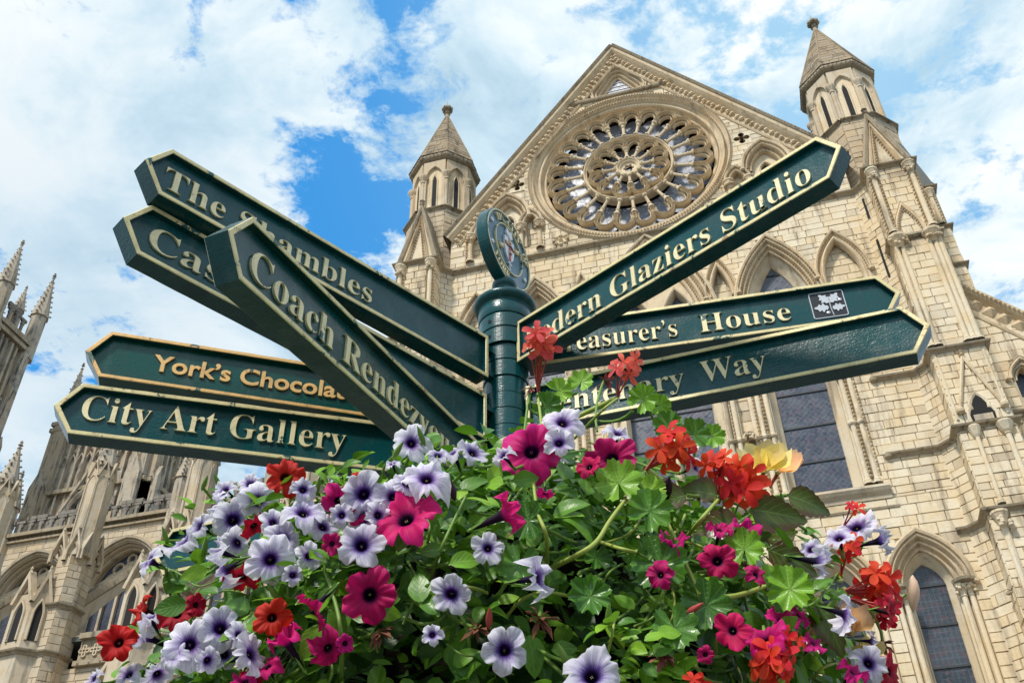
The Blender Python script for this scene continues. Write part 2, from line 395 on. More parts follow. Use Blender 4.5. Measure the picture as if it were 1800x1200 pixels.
def shaft(mb, fr, x, z0, z1, c, r=.11, cap=True, base=True, n=10):
    prof = []
    if base: prof += [(r*1.9, 0), (r*1.9, r*.8), (r*1.35, r*1.1), (r*1.5, r*1.7), (r, r*2.2)]
    else: prof += [(r, 0)]
    H = z1-z0
    if cap: prof += [(r, H-r*5.2), (r*1.35, H-r*5), (r*1.05, H-r*4.6), (r*1.35, H-r*3.2), (r*2.0, H-r*1.8), (r*2.3, H-r*1.2), (r*2.3, H-r*.9), (r*2.6, H-r*.7), (r*2.6, H)]
    else: prof += [(r, H)]
    o = fr(x, z0, c); mb.lathe(o, prof, n)
def foliage_cap(mb, fr, x, z, c, r, rr):
    for k in range(9):
        a = rr.uniform(-1, 1); b = rr.uniform(0, 1)
        o = fr(x+a*r*1.1, z-b*r*1.6, c+math.sqrt(max(0, 1-a*a))*r*1.1)
        mb.lathe(o, [(0, -r*.4), (r*.42, -r*.15), (r*.42, r*.15), (0, r*.4)], 5)
def openings_blocked(paths, z0, z1):
    out = []
    for p in paths:
        xs = []
        for zq in (z0, (z0+z1)/2, z1):
            for (x0, y0), (x1, y1) in zip(p, p[1:]+p[:1]):
                if (y0-zq)*(y1-zq) <= 0 and y0 != y1: xs.append(x0+(x1-x0)*(zq-y0)/(y1-y0))
        if xs: out.append((min(xs), max(xs)))
    return sorted(out)
def ashlar(fr, a0, a1, b0, b1, ch, l0, l1, holes=(), clip=None, rr=rnd, proud=.03):
    """rows of blocks round the openings -> list of (a0,a1,b0,b1,out,tint)"""
    res = []; b = b0; row = 0
    while b < b1-.04:
        h = min(ch*rr.uniform(.78, 1.22), b1-b)
        if b1-(b+h) < ch*.3: h = b1-b
        lo, hi = (a0, a1) if clip is None else clip(b, b+h)
        free = [(lo, hi)]
        for (x0, x1) in openings_blocked(holes, b, b+h):
            nf = []
            for (f0, f1) in free:
                if x1 <= f0 or x0 >= f1: nf.append((f0, f1)); continue
                if x0 > f0: nf.append((f0, x0))
                if x1 < f1: nf.append((x1, f1))
            free = nf
        for (f0, f1) in free:
            x = f0; first = True
            while x < f1-.03:
                L = rr.uniform(l0, l1)*(rr.uniform(.4, .8) if first and row % 2 else 1); first = False
                e = x+L
                if f1-e < l0*.5: e = f1
                res.append((x, min(e, f1), b, b+h, rr.uniform(0, proud), rr.random()))
                x = e
        b += h; row += 1
    return res
def ashlar_build(fr, blocks, parent, m, single=0, key=None, gap=.008):
    """the blocks that show largest become parts of their own, the rest one stuff part"""
    if single:
        blocks = sorted(blocks, key=key or (lambda q: np.linalg.norm(fr((q[0]+q[1])/2, q[2])-CAM)))
        for q in blocks[:single]:
            mb = MB(); mb.block(fr, q[0]+gap, q[1]-gap, q[2]+gap, q[3]-gap, -.05, .01+q[4], q[5]); mb.build('stone_block', m, parent)
        blocks = blocks[single:]
    mb = MB()
    for q in blocks: mb.block(fr, q[0]+gap, q[1]-gap, q[2]+gap, q[3]-gap, -.05, .01+q[4], q[5])
    if blocks: return stuff(mb.build('stone_blocks', m, parent))

# ================================================================== the transept front
cath = thing('cathedral_transept', 'pale limestone gabled church front with a great rose window, behind the signpost', 'church', (0, 0, -1.6))
rs = random.Random(3)
ROSE = (0.0, 40.69); ZB = -1.6
A_IN, GL, AP = 1.08, 29.3, 32.1
wide = [(6.05, 1.06, 19.45, 29.0, 32.08, .89, 33.85), (-5.32, 1.02, 19.45, 29.0, 32.3, .87, 34.1)]   # cx, half, sill, spring, apex, mould width, _
twin = [(1.40, .80, 19.45, 28.9, 31.42), (-.62, .80, 19.45, 28.9, 31.45)]
TW = (.39, 2.02, 19.45, 29.0, 33.75, .82)
narrow = [(3.56, .42, 19.45, 30.2, 32.0, .30), (-2.97, .42, 19.45, 30.2, 32.4, .30)]
blind = [(9.05, .78, 25.0, 30.2, 32.25, .36), (-8.42, .78, 25.0, 30.2, 32.6, .36)]
low = [(8.77, .62, -1.0, 15.3, 16.28, .78), (5.6, .62, -1.0, 15.3, 16.28, .78), (2.4, .62, -1.0, 15.3, 16.28, .78), (-1.0, .62, -1, 15.3, 16.28, .78)]
gabw = [(6.98, .62, 36.0, 38.3, 39.45, .45), (-6.72, .62, 36.0, 38.3, 39.5, .45)]
gabs = [(5.42, .34, 35.9, 37.55, 38.2, .24), (-5.46, .34, 35.9, 37.55, 38.25, .24), (8.40, .34, 35.9, 37.55, 38.2, .24), (-8.15, .34, 35.9, 37.55, 38.25, .24)]
RR1, RR2 = 5.45, 4.54
circ = [(ROSE[0]+5.40*math.cos(t_*math.pi/36), ROSE[1]+5.40*math.sin(t_*math.pi/36)) for t_ in range(72)]
tri0 = [(0.02, 48.55), (-.95, 46.98), (1.0, 46.94)]
def rounded(poly, r, n=5):
    out = []; m_ = len(poly)
    for i in range(m_):
        p = np.array(poly[i]); a = np.array(poly[i-1]); b = np.array(poly[(i+1) % m_])
        da = (a-p)/np.linalg.norm(a-p); db = (b-p)/np.linalg.norm(b-p)
        for k in range(n+1):
            t_ = k/n; q = p+da*r*(1-t_)**2+db*r*t_**2; out.append(tuple(q))
    return out
tri_in = rounded(tri0, .22)           # clockwise? order: top, left, right -> counter-clockwise
def hole_l(o, extra=0.): return lancet(o[0], o[1], o[2], o[3], o[4], 10, extra)
holes_mid = [hole_l((c, a, z0, zs, za), m_-.06) for (c, a, z0, zs, za, m_, _) in wide]+[hole_l(TW[:5], TW[5]-.06)]+[hole_l(n_[:5], n_[5]-.05) for n_ in narrow]+[hole_l(n_[:5], n_[5]-.05) for n_ in blind]
holes_low = [hole_l(l[:5], l[5]-.05) for l in low]
holes_gab = [hole_l(l[:5], l[5]-.05) for l in gabw+gabs]
quat = [atY(909, 326)[[0, 2]], atY(1303.5, 243)[[0, 2]]]
def quatrefoil(cx, cz, r, n=5):
    out = []
    for k in range(4):
        a = k*math.pi/2; ox = cx+math.cos(a)*r*.95; oz = cz+math.sin(a)*r*.95
        for i in range(n+1):
            t_ = a-math.pi*.62+i*math.pi*1.24/n; out.append((ox+math.cos(t_)*r*.62, oz+math.sin(t_)*r*.62))
        out.append((cx+math.cos(a+math.pi/4)*r*.42, cz+math.sin(a+math.pi/4)*r*.42))
    return out
holes_q = [quatrefoil(q[0], q[1], .27) for q in quat]
gab_poly = [(-9.9, 35.0), (10.5, 35.0), (10.5, 37.65), (0, 50.55), (-9.9, 37.7)]
# backing walls (mortar shows in the joints)
mb = MB(); mb.prism(FAC, [(-10.3, -1.6), (10.6, -1.6), (10.6, 18.9), (-10.3, 18.9)], -1.6, -.03, .5, 0, holes_low); mb.build('wall_backing', M['mortar'], cath)
mb = MB(); mb.prism(FAC, [(-9.8, 18.9), (10.6, 18.9), (10.6, 35.0), (-9.8, 35.0)], -1.6, -.03, .5, 0, holes_mid); mb.build('wall_backing', M['mortar'], cath)
tri_h = rounded([(0.0, 49.75), (-1.95, 46.62), (1.95, 46.6)], .55)
mb = MB(); mb.prism(FAC, gab_poly, -1.6, -.03, .5, 0, holes_gab+[circ, tri_h]+holes_q); mb.build('gable_backing', M['mortar'], cath)
def gclip(b0_, b1_):
    k = (50.55-b1_); return max(-9.9, -k*10.5/12.9*(9.9/10.5)), min(10.5, k*10.5/12.9)
bl = ashlar(FAC, -9.8, 10.6, 18.9, 35.0, .37, .42, 1.05, holes_mid, rr=rs)
bl += ashlar(FAC, -10.3, 10.6, 9.0, 18.9, .40, .45, 1.1, holes_low, rr=rs)
bl += ashlar(FAC, -9.9, 10.5, 35.0, 50.4, .36, .45, 1.0, holes_gab+[circ, tri_h]+[[(q[0]-.42, q[1]-.42), (q[0]+.42, q[1]-.42), (q[0]+.42, q[1]+.42), (q[0]-.42, q[1]+.42)] for q in quat], clip=gclip, rr=rs)
def bkey(q):
    x, z = (q[0]+q[1])/2, q[2]; px, py = pix(FAC(x, z))
    hid = 0 if (px > 1560 and py > 640) or (1500 < px < 1800 and 640 < py < 960) else 60
    if px > 1800 or py > 1200: hid += 500
    return np.linalg.norm(FAC(x, z)-CAM)+hid
ashlar_build(FAC, bl, cath, M['stone'], 230, bkey)
# infill panels behind blind arches
mb = MB()
for (c, a, z0, zs, za, m_) in narrow+blind:
    mb.prism(FAC, lancet(c, a+m_-.08, z0, zs, za+m_*.5), -.95, -.42)
mb.build('recess_backing', M['mortar'], cath)
for (c, a, z0, zs, za, m_) in narrow+blind+gabs:
    P_ = Fr(FAC(0, 0, -.40 if m_ > .25 else -.33), FAC.u, FAC.w)
    mb = MB()
    for q in ashlar(P_, c-a-.3, c+a+.3, z0, za+.6, .45, .6, 1.0, rr=rs): mb.block(P_, q[0]+.016, q[1]-.016, q[2]+.016, q[3]-.016, -.05, q[4]*.6, q[5])
    stuff(mb.build('recess_stones', M['stone'], cath))
mb = MB()
for (c, a, z0, zs, za, m_) in gabs: mb.prism(FAC, lancet(c, a+m_-.05, z0, zs, za+.15), -.8, -.38)
mb.build('recess_backing', M['mortar'], cath)

def window_mould(name, c, a, z0, zs, za, w_, dep, n, label=None, dogn=2, jamb=True, hood=.12, caps=True, splay=.0):
    """moulded arch with dogtooth; jambs of shafts and dogtooth under it"""
    mb = MB(); pt = arc_pts(c, a, zs, za, 12)
    if not jamb: pt = [(c-a, z0)]+pt+[(c+a, z0)]
    mb.sweep(FAC, pt, prof_orders(w_, dep, n))
    pr = [(w_-.02, .02), (w_-.02, .16), (w_+hood*.4, .2), (w_+hood, .12), (w_+hood, -.02)]
    hp = arc_pts(c, a, zs, za, 12); mb.sweep(FAC, hp, pr, tint=.2)
    for sd_ in (-1, 1): mb.lathe(FAC(c+sd_*(a+w_+hood*.5), zs-.05, .12), [(0, -.13), (.14, -.05), (.14, .05), (0, .13)], 7)
    base = mb.build(name, M['carved'], cath)
    if label: base['label'] = label
    mb = MB()
    for k in range(dogn):
        o_ = (k+.76)*w_/max(n, 1)*(n/dogn if dogn < n else 1)
        if o_ > w_: o_ = w_*.9
        cc = -dep+(o_/w_)*(dep+.08)-.02
        path = arc_pts(c, a, zs, za, 24, o_)
        dogs(mb, FAC, path, cc, .13, .17, .12)
    if mb.v: stuff(tag(mb.build('dogtooth_ornament', M['carved'], base)))
    return base
def jamb_cols(x, z0, z1, xs, parent, ztop=None, rings=(22.4,), dog=True):
    for xx in xs:
        mb = MB(); shaft(mb, FAC, xx, z0, z1, .02, .105)
        for zr in rings: mb.lathe(FAC(xx, zr, .02), [(.105, -.1), (.17, -.06), (.19, 0), (.17, .06), (.105, .1)], 12)
        foliage_cap(mb, FAC, xx, z1-.2, .02, .17, rs)
        mb.build('shaft', M['stone'], parent, smooth=False)
def panes(parent, cx, a, z0, zs, za, c, zbars, m, hw=0.):
    """glass split at the saddle bars, each panel a part"""
    out = lancet(cx, a+.03, z0, zs, za+.03, 12)
    zb = [z0]+sorted(zbars)+[za+.05]
    def clip(poly, zlo, zhi):
        for (s_, zc) in ((1, zlo), (-1, zhi)):
            r = []
            for i in range(len(poly)):
                p, q = poly[i], poly[(i+1) % len(poly)]; ip = s_*(p[1]-zc) >= 0; iq = s_*(q[1]-zc) >= 0
                if ip: r.append(p)
                if ip != iq:
                    t_ = (zc-p[1])/(q[1]-p[1]); r.append((p[0]+(q[0]-p[0])*t_, zc))
            poly = r
            if len(poly) < 3: return None
        return poly
    for lo, hi in zip(zb[:-1], zb[1:]):
        p = clip(out, lo+.02, hi-.02)
        if not p: continue
        if sum(p[i-1][0]*p[i][1]-p[i][0]*p[i-1][1] for i in range(len(p))) < 0: p = p[::-1]
        mb = MB(); mb.prism(FAC, p, c-.03, c); mb.build('pane', m, parent)
    for z in zbars:
        bi = openings_blocked([out], z-.01, z+.01)
        if bi: mb = MB(); mb.box(FAC, bi[0][0], bi[0][1], z-.035, z+.035, c, c+.05); mb.build('glazing_bar', M['iron'], parent)
# ---- the tall lancets of the middle stage
for i, (c, a, z0, zs, za, w_, zo) in enumerate(wide):
    W_ = window_mould('lancet_window', c, a+.42, z0, zs, za+.55, w_-.42, .42, 3, ('right' if i == 0 else 'left')+' tall lancet window with dotted pointed arch', 3, hood=.14)
    mb = MB(); mb.sweep(FAC, lancet(c, a, z0, zs, za, 12), [(0, -1.0), (.03, -.86), (.40, -.44), (.44, -.40)]); mb.build('splayed_reveal', M['stone'], W_)
    panes(W_, c, a, z0, zs, za, -.95, [z0+1.9+1.72*k for k in range(7)], M['glass'])
    jamb_cols(c, z0, 27.4, [c-a-.86, c-a-.52, c+a+.52, c+a+.86], W_, rings=(22.3, 24.6))
    mb = MB()
    for xx in (c-a-1.03, c-a-.69, c+a+.69, c+a+1.03): dogs(mb, FAC, [(xx, z0+.3), (xx, 27.2)], -.02, .15, .19, .15)
    stuff(mb.build('dogtooth_ornament', M['carved'], W_))
    mb = MB(); mb.box(FAC, c-a-1.25, c-a-.35, z0, 29, -.3, -.10); mb.box(FAC, c+a+.35, c+a+1.25, z0, 29, -.3, -.10); mb.build('jamb_backing', M['stone'], W_)
TWN = window_mould('twin_lancet_window', TW[0], TW[1], TW[2], TW[3], TW[4], TW[5], .42, 3, 'central pair of lancets under one dotted arch', 3, hood=.14)
mb = MB()
mb.prism(FAC, lancet(TW[0], TW[1]+.05, TW[2], TW[3], TW[4]+.05, 12), -.9, -.45, .8, 0, [lancet(c, a+.12, z0+.02, zs, za+.18, 10) for (c, a, z0, zs, za) in twin])
mb.build('tympanum', M['carved'], TWN)
for (c, a, z0, zs, za) in twin:
    mb = MB(); mb.sweep(FAC, lancet(c, a, z0, zs, za, 10), [(0, -1.0), (.02, -.8), (.08, -.55), (.16, -.42), (.2, -.46)]); mb.build('splayed_reveal', M['stone'], TWN)
    panes(TWN, c, a, z0, zs, za, -.93, [z0+1.9+1.72*k for k in range(6)]+[30.4], M['glass'])
mb = MB(); mb.box(FAC, TW[0]-TW[1]-.85, TW[0]-TW[1]+.1, 19.45, 29.2, -.9, -.10); mb.box(FAC, TW[0]+TW[1]-.1, TW[0]+TW[1]+.85, 19.45, 29.2, -.9, -.10); stuff(mb.build('jamb_backing', M['stone'], TWN))
jamb_cols(0, 19.45, 27.4, [TW[0]-TW[1]-.35, TW[0]-TW[1]-.68, TW[0]+TW[1]+.35, TW[0]+TW[1]+.68], TWN, rings=(22.3, 24.6))
for (c, a, z0, zs, za, w_) in narrow:
    N_ = window_mould('blind_arch', c, a, z0, zs, za, w_, .3, 1, None, 1, hood=.07)
    mb = MB()
    for xx in (c-a-.16, c+a+.16): dogs(mb, FAC, [(xx, z0+.3), (xx, zs)], -.05, .14, .19, .13)
    stuff(mb.build('dogtooth_ornament', M['carved'], N_))
    # corbelled trefoil between the shafts
    mb = MB(); zt = 22.3
    mb.sweep(FAC, [(c-a-.5, zt), (c-a, zt), (c-.25, zt)]+[(c-.25*math.cos(q*math.pi/8), zt+.3*math.sin(q*math.pi/8)) for q in range(1, 8)]+[(c+.25, zt), (c+a, zt), (c+a+.5, zt)], [(-.08, -.3), (-.08, .12), (0, .2), (.08, .12), (.08, -.3)], tint=.1)
    foliage_cap(mb, FAC, c, zt+.2, .05, .16, rs); mb.lathe(FAC(c, 25.3, -.2), [(0, -.14), (.16, 0), (0, .14)], 8)
    mb.build('corbel_arch', M['carved'], N_)
for (c, a, z0, zs, za, w_) in blind: window_mould('blind_arch', c, a, z0, zs, za, w_, .3, 1, None, 1, jamb=False, hood=.10)
mb = MB(); 
mb.sweep(FAC, [(-8.0, 19.1), (8.34, 19.1)], [(-.34, -.2), (-.34, .06), (-.2, .08), (-.05, .22), (.08, .30), (.18, .26), (.30, .08), (.34, -.2)], tint=.1); mb.build('window_sill', M['nave'], cath)
mb = MB(); mb.sweep(FAC, [(-8.0, 18.4), (8.5, 18.4)], [(-.05, -.1), (-.05, .06), (.03, .08), (.06, -.1)]); mb.build('string_course', M['string'], cath)
def string(path2, z, name='string_course', fr=None, big=1.0, parent=None):
    """horizontal moulded string along a plan path (x,y); wall on the left of the path"""
    h = Fr((0, 0, z), (1, 0, 0), (0, 0, 1), (0, 1, 0)); mb = MB()
    mb.sweep(h, path2, [(.12, -.15*big), (-.05*big, -.13*big), (-.10*big, -.05*big), (-.22*big, 0), (-.24*big, .05*big), (-.20*big, .10*big), (.12, .16*big)], tint=.1)
    return mb.build(name, M['string'], parent or cath)
BR = [(10.55, 0), (11.1, -.5), (11.1, -1.3), (13.15, -1.3), (13.15, 2.5)]
BL = [(-9.75, 0), (-10.25, -.5), (-10.25, -1.35), (-12.28, -1.35), (-12.28, 2.5)]
string([(-12.28, 2.5), (-12.28, -1.35), (-10.25, -1.35), (-10.25, -.5), (-9.75, 0), (10.55, 0), (11.1, -.5), (11.1, -1.3), (13.15, -1.3), (13.15, .9)], 35.05, big=1.1)
for z, x0 in ((24.2, 8.9), (20.55, 8.6), (17.02, 10.15)): string([(x0, 0), (10.55, 0), (11.1, -.5), (11.1, -1.3), (13.15, -1.3), (13.15, .9)], z)
for z, x0 in ((24.2, 8.9), (20.55, 8.6)):
    mb = MB(); mb.lathe(FAC(x0, z, .08), [(0, -.16), (.15, -.08), (.17, .02), (.1, .13), (0, .16)], 8); mb.build('label_stop', M['string'], cath)
# ---- lower lancets
for i, (c, a, z0, zs, za, w_) in enumerate(low):
    L_ = window_mould('lower_lancet_window', c, a+.27, z0, zs-.2, za+.35, w_-.27, .42, 3, 'lower lancet window with capitals' if i == 0 else None, 1, hood=.16)
    mb = MB(); mb.sweep(FAC, lancet(c, a, 0, zs, za, 12), [(0, -.9), (.02, -.8), (.25, -.42), (.29, -.40)]); mb.build('splayed_reveal', M['stone'], L_)
    # voussoirs in the reveal
    panes(L_, c, a, 6, zs, za, -.85, [15.45, 13.95, 12.45, 11.0, 9.5, 8], M['glass_grid'])
    mb = MB(); mb.box(FAC, c-a-.8, c-a-.2, 0, zs, -.5, -.22); mb.box(FAC, c+a+.2, c+a+.8, 0, zs, -.5, -.22); mb.build('jamb_backing', M['stone'], L_)
    for xx in (c-a-.62, c-a-.36, c+a+.36, c+a+.62):
        mb = MB(); shaft(mb, FAC, xx, 4, zs-.2, -.08, .10); foliage_cap(mb, FAC, xx, zs-.3, -.05, .18, rs); mb.build('shaft', M['stone'], L_)
    for s_ in (-1, 1):
        mb = MB(); mb.lathe(FAC(c+s_*(a+.5), zs-.15, -.02), [(.2, -.14), (.42, -.08), (.44, .02), (.3, .08)], 10); mb.build('abacus', M['string'], L_)
# ---- gable stage
for i, (c, a, z0, zs, za, w_) in enumerate(gabw):
    G_ = window_mould('gable_window', c, a+.12, z0, zs-.1, za+.1, w_-.05, .4, 2, ('right' if i == 0 else 'left')+' arched window in the gable foot', 2, hood=.16)
    cz = 37.9
    mb = MB(); o_ = lancet(c, a+.2, z0, zs, za+.2, 10); hole = lancet(c-.02, .27, 37.3, 38.4, 38.85, 8)
    mb.prism(FAC, o_, -.7, -.42, .7, 0, [hole]); mb.build('window_panel', M['stone'], G_)
    panes(G_, c-.02, .27, 37.3, 38.4, 38.85, -.62, [37.9, 38.4], M['glass'])
    mb = MB(); mb.sweep(FAC, hole, [(0, -.6), (.04, -.38), (.08, -.38), (.1, -.45)]); mb.build('window_frame', M['carved'], G_)
for (c, a, z0, zs, za, w_) in gabs: window_mould('blind_arch', c, a, z0, zs, za, w_, .3, 1, None, 1, hood=.12)
for xx in (-8.78, -7.62, -5.98, -4.98, 4.93, 5.98, 8.0, 8.95):
    mb = MB(); shaft(mb, FAC, xx, 35.6, 37.55, .06, .12); foliage_cap(mb, FAC, xx, 37.35, .06, .2, rs); mb.build('shaft', M['carved'], cath)
mb = MB()
for xx in (-9.0, -4.75, 4.7): dogs(mb, FAC, [(xx, 35.6), (xx, 37.3)], .0, .13, .2, .12)
stuff(mb.build('dogtooth_ornament', M['carved'], cath))
for s_ in (-1, 1):                                                      # carved square flowers
    cx, cz = (-3.89, 35.89) if s_ < 0 else (4.0, 35.89); mb = MB()
    for k in range(8):
        t_ = k*math.pi/4; mb.lathe(FAC(cx+math.cos(t_)*.33, cz+math.sin(t_)*.3, .04), [(0, -.1), (.12, -.03), (.12, .05), (0, .1)], 6)
    mb.lathe(FAC(cx, cz, .05), [(0, -.12), (.13, 0), (0, .12)], 6); mb.build('carved_flower', M['stone'], cath)
mb = MB()
for q, h_ in zip(quat, holes_q): mb.prism(FAC, [(q[0]-.5, q[1]-.5), (q[0]+.5, q[1]-.5), (q[0]+.5, q[1]+.5), (q[0]-.5, q[1]+.5)], -.2, .012, .6, 0, [h_])
mb.build('quatrefoil_stones', M['stone'], cath)
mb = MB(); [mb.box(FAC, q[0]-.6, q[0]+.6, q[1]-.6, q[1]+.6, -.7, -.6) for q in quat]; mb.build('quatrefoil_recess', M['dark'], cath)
# ---- triangular window at the top
T_ = MB(); pr_ = prof_orders(.78, .5, 4, .05); pr_ = [(-o_, c_) for (o_, c_) in pr_]
T_.sweep(FAC, rounded(tri0, .30, 6), pr_, True); T_ = T_.build('triangular_window', M['carved'], cath)
mb = MB(); mb.prism(FAC, tri0[::1], -.5, -.46); mb.build('pane', M['glass_rose'], T_)
for k in range(4):
    z = 47.2+k*.33; hw_ = (48.6-z)*.6; mb = MB(); mb.box(FAC, -hw_, hw_, z-.012, z+.012, -.46, -.42); mb.build('glazing_bar', M['white_paint'], T_)
mb = MB(); mb.tube([FAC(-2.64, 46.43, .1), FAC(2.55, 46.45, .1)], .13, 8)
for x_ in (-2.64, 2.55): mb.lathe(FAC(x_, 46.43, .1), [(0, -.2), (.2, 0), (0, .2)], 8)
mb.build('moulded_bar', M['string'], cath)
# ---- raking cornice
for sgn, foot in ((-1, (-10.1, 37.55)), (1, (10.75, 37.5))):
    ap_ = (0.0, 50.72); path = [foot, ap_] if sgn < 0 else [ap_, foot]
    mb = MB(); mb.sweep(FAC, path, [(-.95, -.2), (-.95, .08), (-.86, .14), (-.80, .05), (-.42, .04), (-.30, .22), (-.18, .36), (0, .40), (.06, .1), (.06, -1.8)]); base = mb.build('raking_cornice', M['carved'], cath)
    mb = MB(); mb.sweep(FAC, path, [(-.02, -1.8), (-.02, .44), (.10, .50), (.20, .42), (.22, -1.8)], tint=.05); mb.build('coping', M['string'], base)
    mb = MB(); L = math.dist(foot, ap_); n_ = int(L/.34); ux, uz = (ap_[0]-foot[0])/L, (ap_[1]-foot[1])/L; px_, pz_ = (uz, -ux) if sgn < 0 else (-uz, ux)
    for k in range(n_):
        t_ = (k+.5)*L/n_; x_ = foot[0]+ux*t_; z_ = foot[1]+uz*t_
        for (o_, r_) in ((.55, .13), (.66, .08)):
            q = FAC(x_+px_*o_+rs.uniform(-.05, .05), z_+pz_*o_+rs.uniform(-.05, .05), .1); mb.lathe(q, [(0, -r_), (r_*1.1, -r_*.3), (r_, r_*.4), (0, r_)], 5)
    for k in range(int(L/.22)):
        t_ = k*.22; mb.pyr(FAC, foot[0]+ux*t_-px_*.10, foot[1]+uz*t_-pz_*.10, .44, .12, .10)
    stuff(mb.build('carved_foliage', M['carved'], base))

# ---- rose window
def ring(mb, r0, prof, n=96, c=(ROSE[0], ROSE[1])):
    fr = Fr(FAC(c[0], c[1], 0), FAC.u, FAC.w); mb.lathe((0, 0), [(r0+a_, b_) for a_, b_ in prof][::-1], n, fr=fr)
mb = MB()
p_ = []
steps = [(.0, -.62), (.04, -.50), (.12, -.46), (.20, -.52), (.26, -.42), (.33, -.24), (.42, -.20), (.50, -.30), (.54, -.16), (.62, -.06), (.72, -.04), (.80, -.14), (.84, -.02), (.92, .10), (1.0, .12), (1.06, .02), (1.12, -.05)]
sc_ = (5.62-4.56)/1.12
ring(mb, 4.56, [(a_*sc_, b_) for a_, b_ in steps]); rose = mb.build('rose_window', M['carved'], cath, smooth=True); rose['label'] = 'great round window of 24 petals'
mb = MB()
for rr_, c_, st_, sz in ((5.48, .10, .155, .12), (5.20, -.02, .17, .12), (4.84, -.30, .15, .10)):
    pth = [(ROSE[0]+rr_*math.cos(q*math.pi/60), ROSE[1]+rr_*math.sin(q*math.pi/60)) for q in range(121)]; dogs(mb, FAC, pth, c_, sz, st_, .09)
stuff(mb.build('dogtooth_ornament', M['carved'], rose))
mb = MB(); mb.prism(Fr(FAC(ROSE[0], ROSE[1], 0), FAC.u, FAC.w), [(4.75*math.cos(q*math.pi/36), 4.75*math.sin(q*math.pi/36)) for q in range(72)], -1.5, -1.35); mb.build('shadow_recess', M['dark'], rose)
def polar(cx, cz, th):
    """frame whose v axis points outwards from the hub at angle th"""
    return Fr(FAC(cx, cz, 0), (math.sin(th), 0, -math.cos(th)), (0, -1, 0), (math.cos(th), 0, math.sin(th)))
def rose_order(n, r_in, r_out, rcap, ashaft, petal_w, cdep, off, tube_r):
    half = math.pi/n
    for k in range(n):
        th = off+2*math.pi*(k)/n
        fr = polar(ROSE[0], ROSE[1], th)                 # petal axis
        hw_ = rcap*math.tan(half); hw2 = (r_out-.35)*math.tan(half)
        # cusped petal head: from the capital of one shaft, swelling, over a pointed trefoil head
        pts = [(-hw_+.03, rcap), (-hw2*.98, rcap+(r_out-rcap)*.22), (-hw2*1.0, rcap+(r_out-rcap)*.48), (-hw2*.78, rcap+(r_out-rcap)*.76), (-hw2*.38, r_out-.045), (0, r_out)]
        pts = pts+[(-x, z) for x, z in reversed(pts[:-1])]
        mb = MB(); wd = petal_w
        mb.sweep(fr, pts, [(-wd*.42, cdep-.28), (-wd*.42, cdep+.0), (-wd*.30, cdep+.06), (-wd*.14, cdep-.03), (0, cdep+.10), (wd*.14, cdep-.03), (wd*.30, cdep+.08), (wd*.42, cdep+.02), (wd*.42, cdep-.28)], tint=.5)
        # inner cusped line
        q = [(x*.62, rcap+(z-rcap)*.80+.02) for x, z in pts]
        mb.sweep(fr, q, [(-.045, cdep-.3), (-.045, cdep-.12), (0, cdep-.06), (.045, cdep-.12), (.045, cdep-.3)])
        mb.build('petal', M['rose_stone'], rose)
        g_ = MB(); gp = [(-r_in*math.tan(half)*.97, r_in), (-hw_*.98, rcap), (-hw2*.95, rcap+(r_out-rcap)*.4), (-hw2*.5, r_out-.12), (0, r_out-.03), (hw2*.5, r_out-.12), (hw2*.95, rcap+(r_out-rcap)*.4), (hw_*.98, rcap), (r_in*math.tan(half)*.97, r_in)][::-1]
        if sum(gp[i-1][0]*gp[i][1]-gp[i][0]*gp[i-1][1] for i in range(len(gp))) < 0: gp = gp[::-1]
        g_.prism(fr, gp, -1.02, -.98); g_.build('pane', M['glass_rose'], rose)
        # shaft between petals
        fs = polar(ROSE[0], ROSE[1], th+half); mb = MB(); H = rcap-r_in
        pr = [(tube_r*1.9, 0), (tube_r*1.9, tube_r*1.0), (tube_r*1.2, tube_r*1.5), (tube_r, tube_r*2.2), (tube_r, H*.66), (tube_r*1.5, H*.68), (tube_r*1.5, H*.72), (tube_r*1.1, H*.75), (tube_r*1.3, H*.86), (tube_r*2.1, H*.93), (tube_r*2.2, H), (tube_r*1.2, H+.02)]
        vs = []; nn_ = 8
        for (r_, h) in pr:
            for j in range(nn_):
                t_ = 2*math.pi*j/nn_; vs.append(fs(r_*math.cos(t_), r_in+h, cdep-.06+r_*math.sin(t_)))
        mb.add(vs, [(i*nn_+j, (i+1)*nn_+j, (i+1)*nn_+(j+1) % nn_, i*nn_+(j+1) % nn_) for i in range(len(pr)-1) for j in range(nn_)])
        mb.build('colonnette', M['rose_stone'], rose)
rose_order(24, 2.50, 4.46, 3.55, 0, .235, -.26, math.pi/24, .086)
rose_order(12, .66, 2.20, 1.42, 0, .22, -.26, math.pi/12, .086)
mb = MB(); ring(mb, 2.29, [(0, -.75), (0, -.36), (.03, -.28), (.07, -.36), (.10, -.24), (.14, -.18), (.18, -.24), (.21, -.34), (.23, -.38), (.23, -.75)], 72); mb.build('inner_ring', M['rose_stone'], rose, smooth=True)
mb = MB(); ring(mb, .44, [(0, -.75), (0, -.38), (.05, -.28), (.10, -.36), (.14, -.24), (.20, -.20), (.24, -.28), (.26, -.40), (.26, -.75)], 40); mb.build('hub_ring', M['rose_stone'], rose, smooth=True)
mb = MB(); hx = []
for k in range(6):
    a = k*math.pi/3
    for i in range(6):
        t_ = a-1.75+i*3.5/5; hx.append((.21*math.cos(a)+.095*math.cos(t_), .21*math.sin(a)+.095*math.sin(t_)))
mb.prism(Fr(FAC(ROSE[0], ROSE[1]), FAC.u, FAC.w), [(.46*math.cos(q*math.pi/16), .46*math.sin(q*math.pi/16)) for q in range(32)], -.6, -.42, .6, 0, [hx]); mb.build('hub_sexfoil', M['rose_stone'], rose)
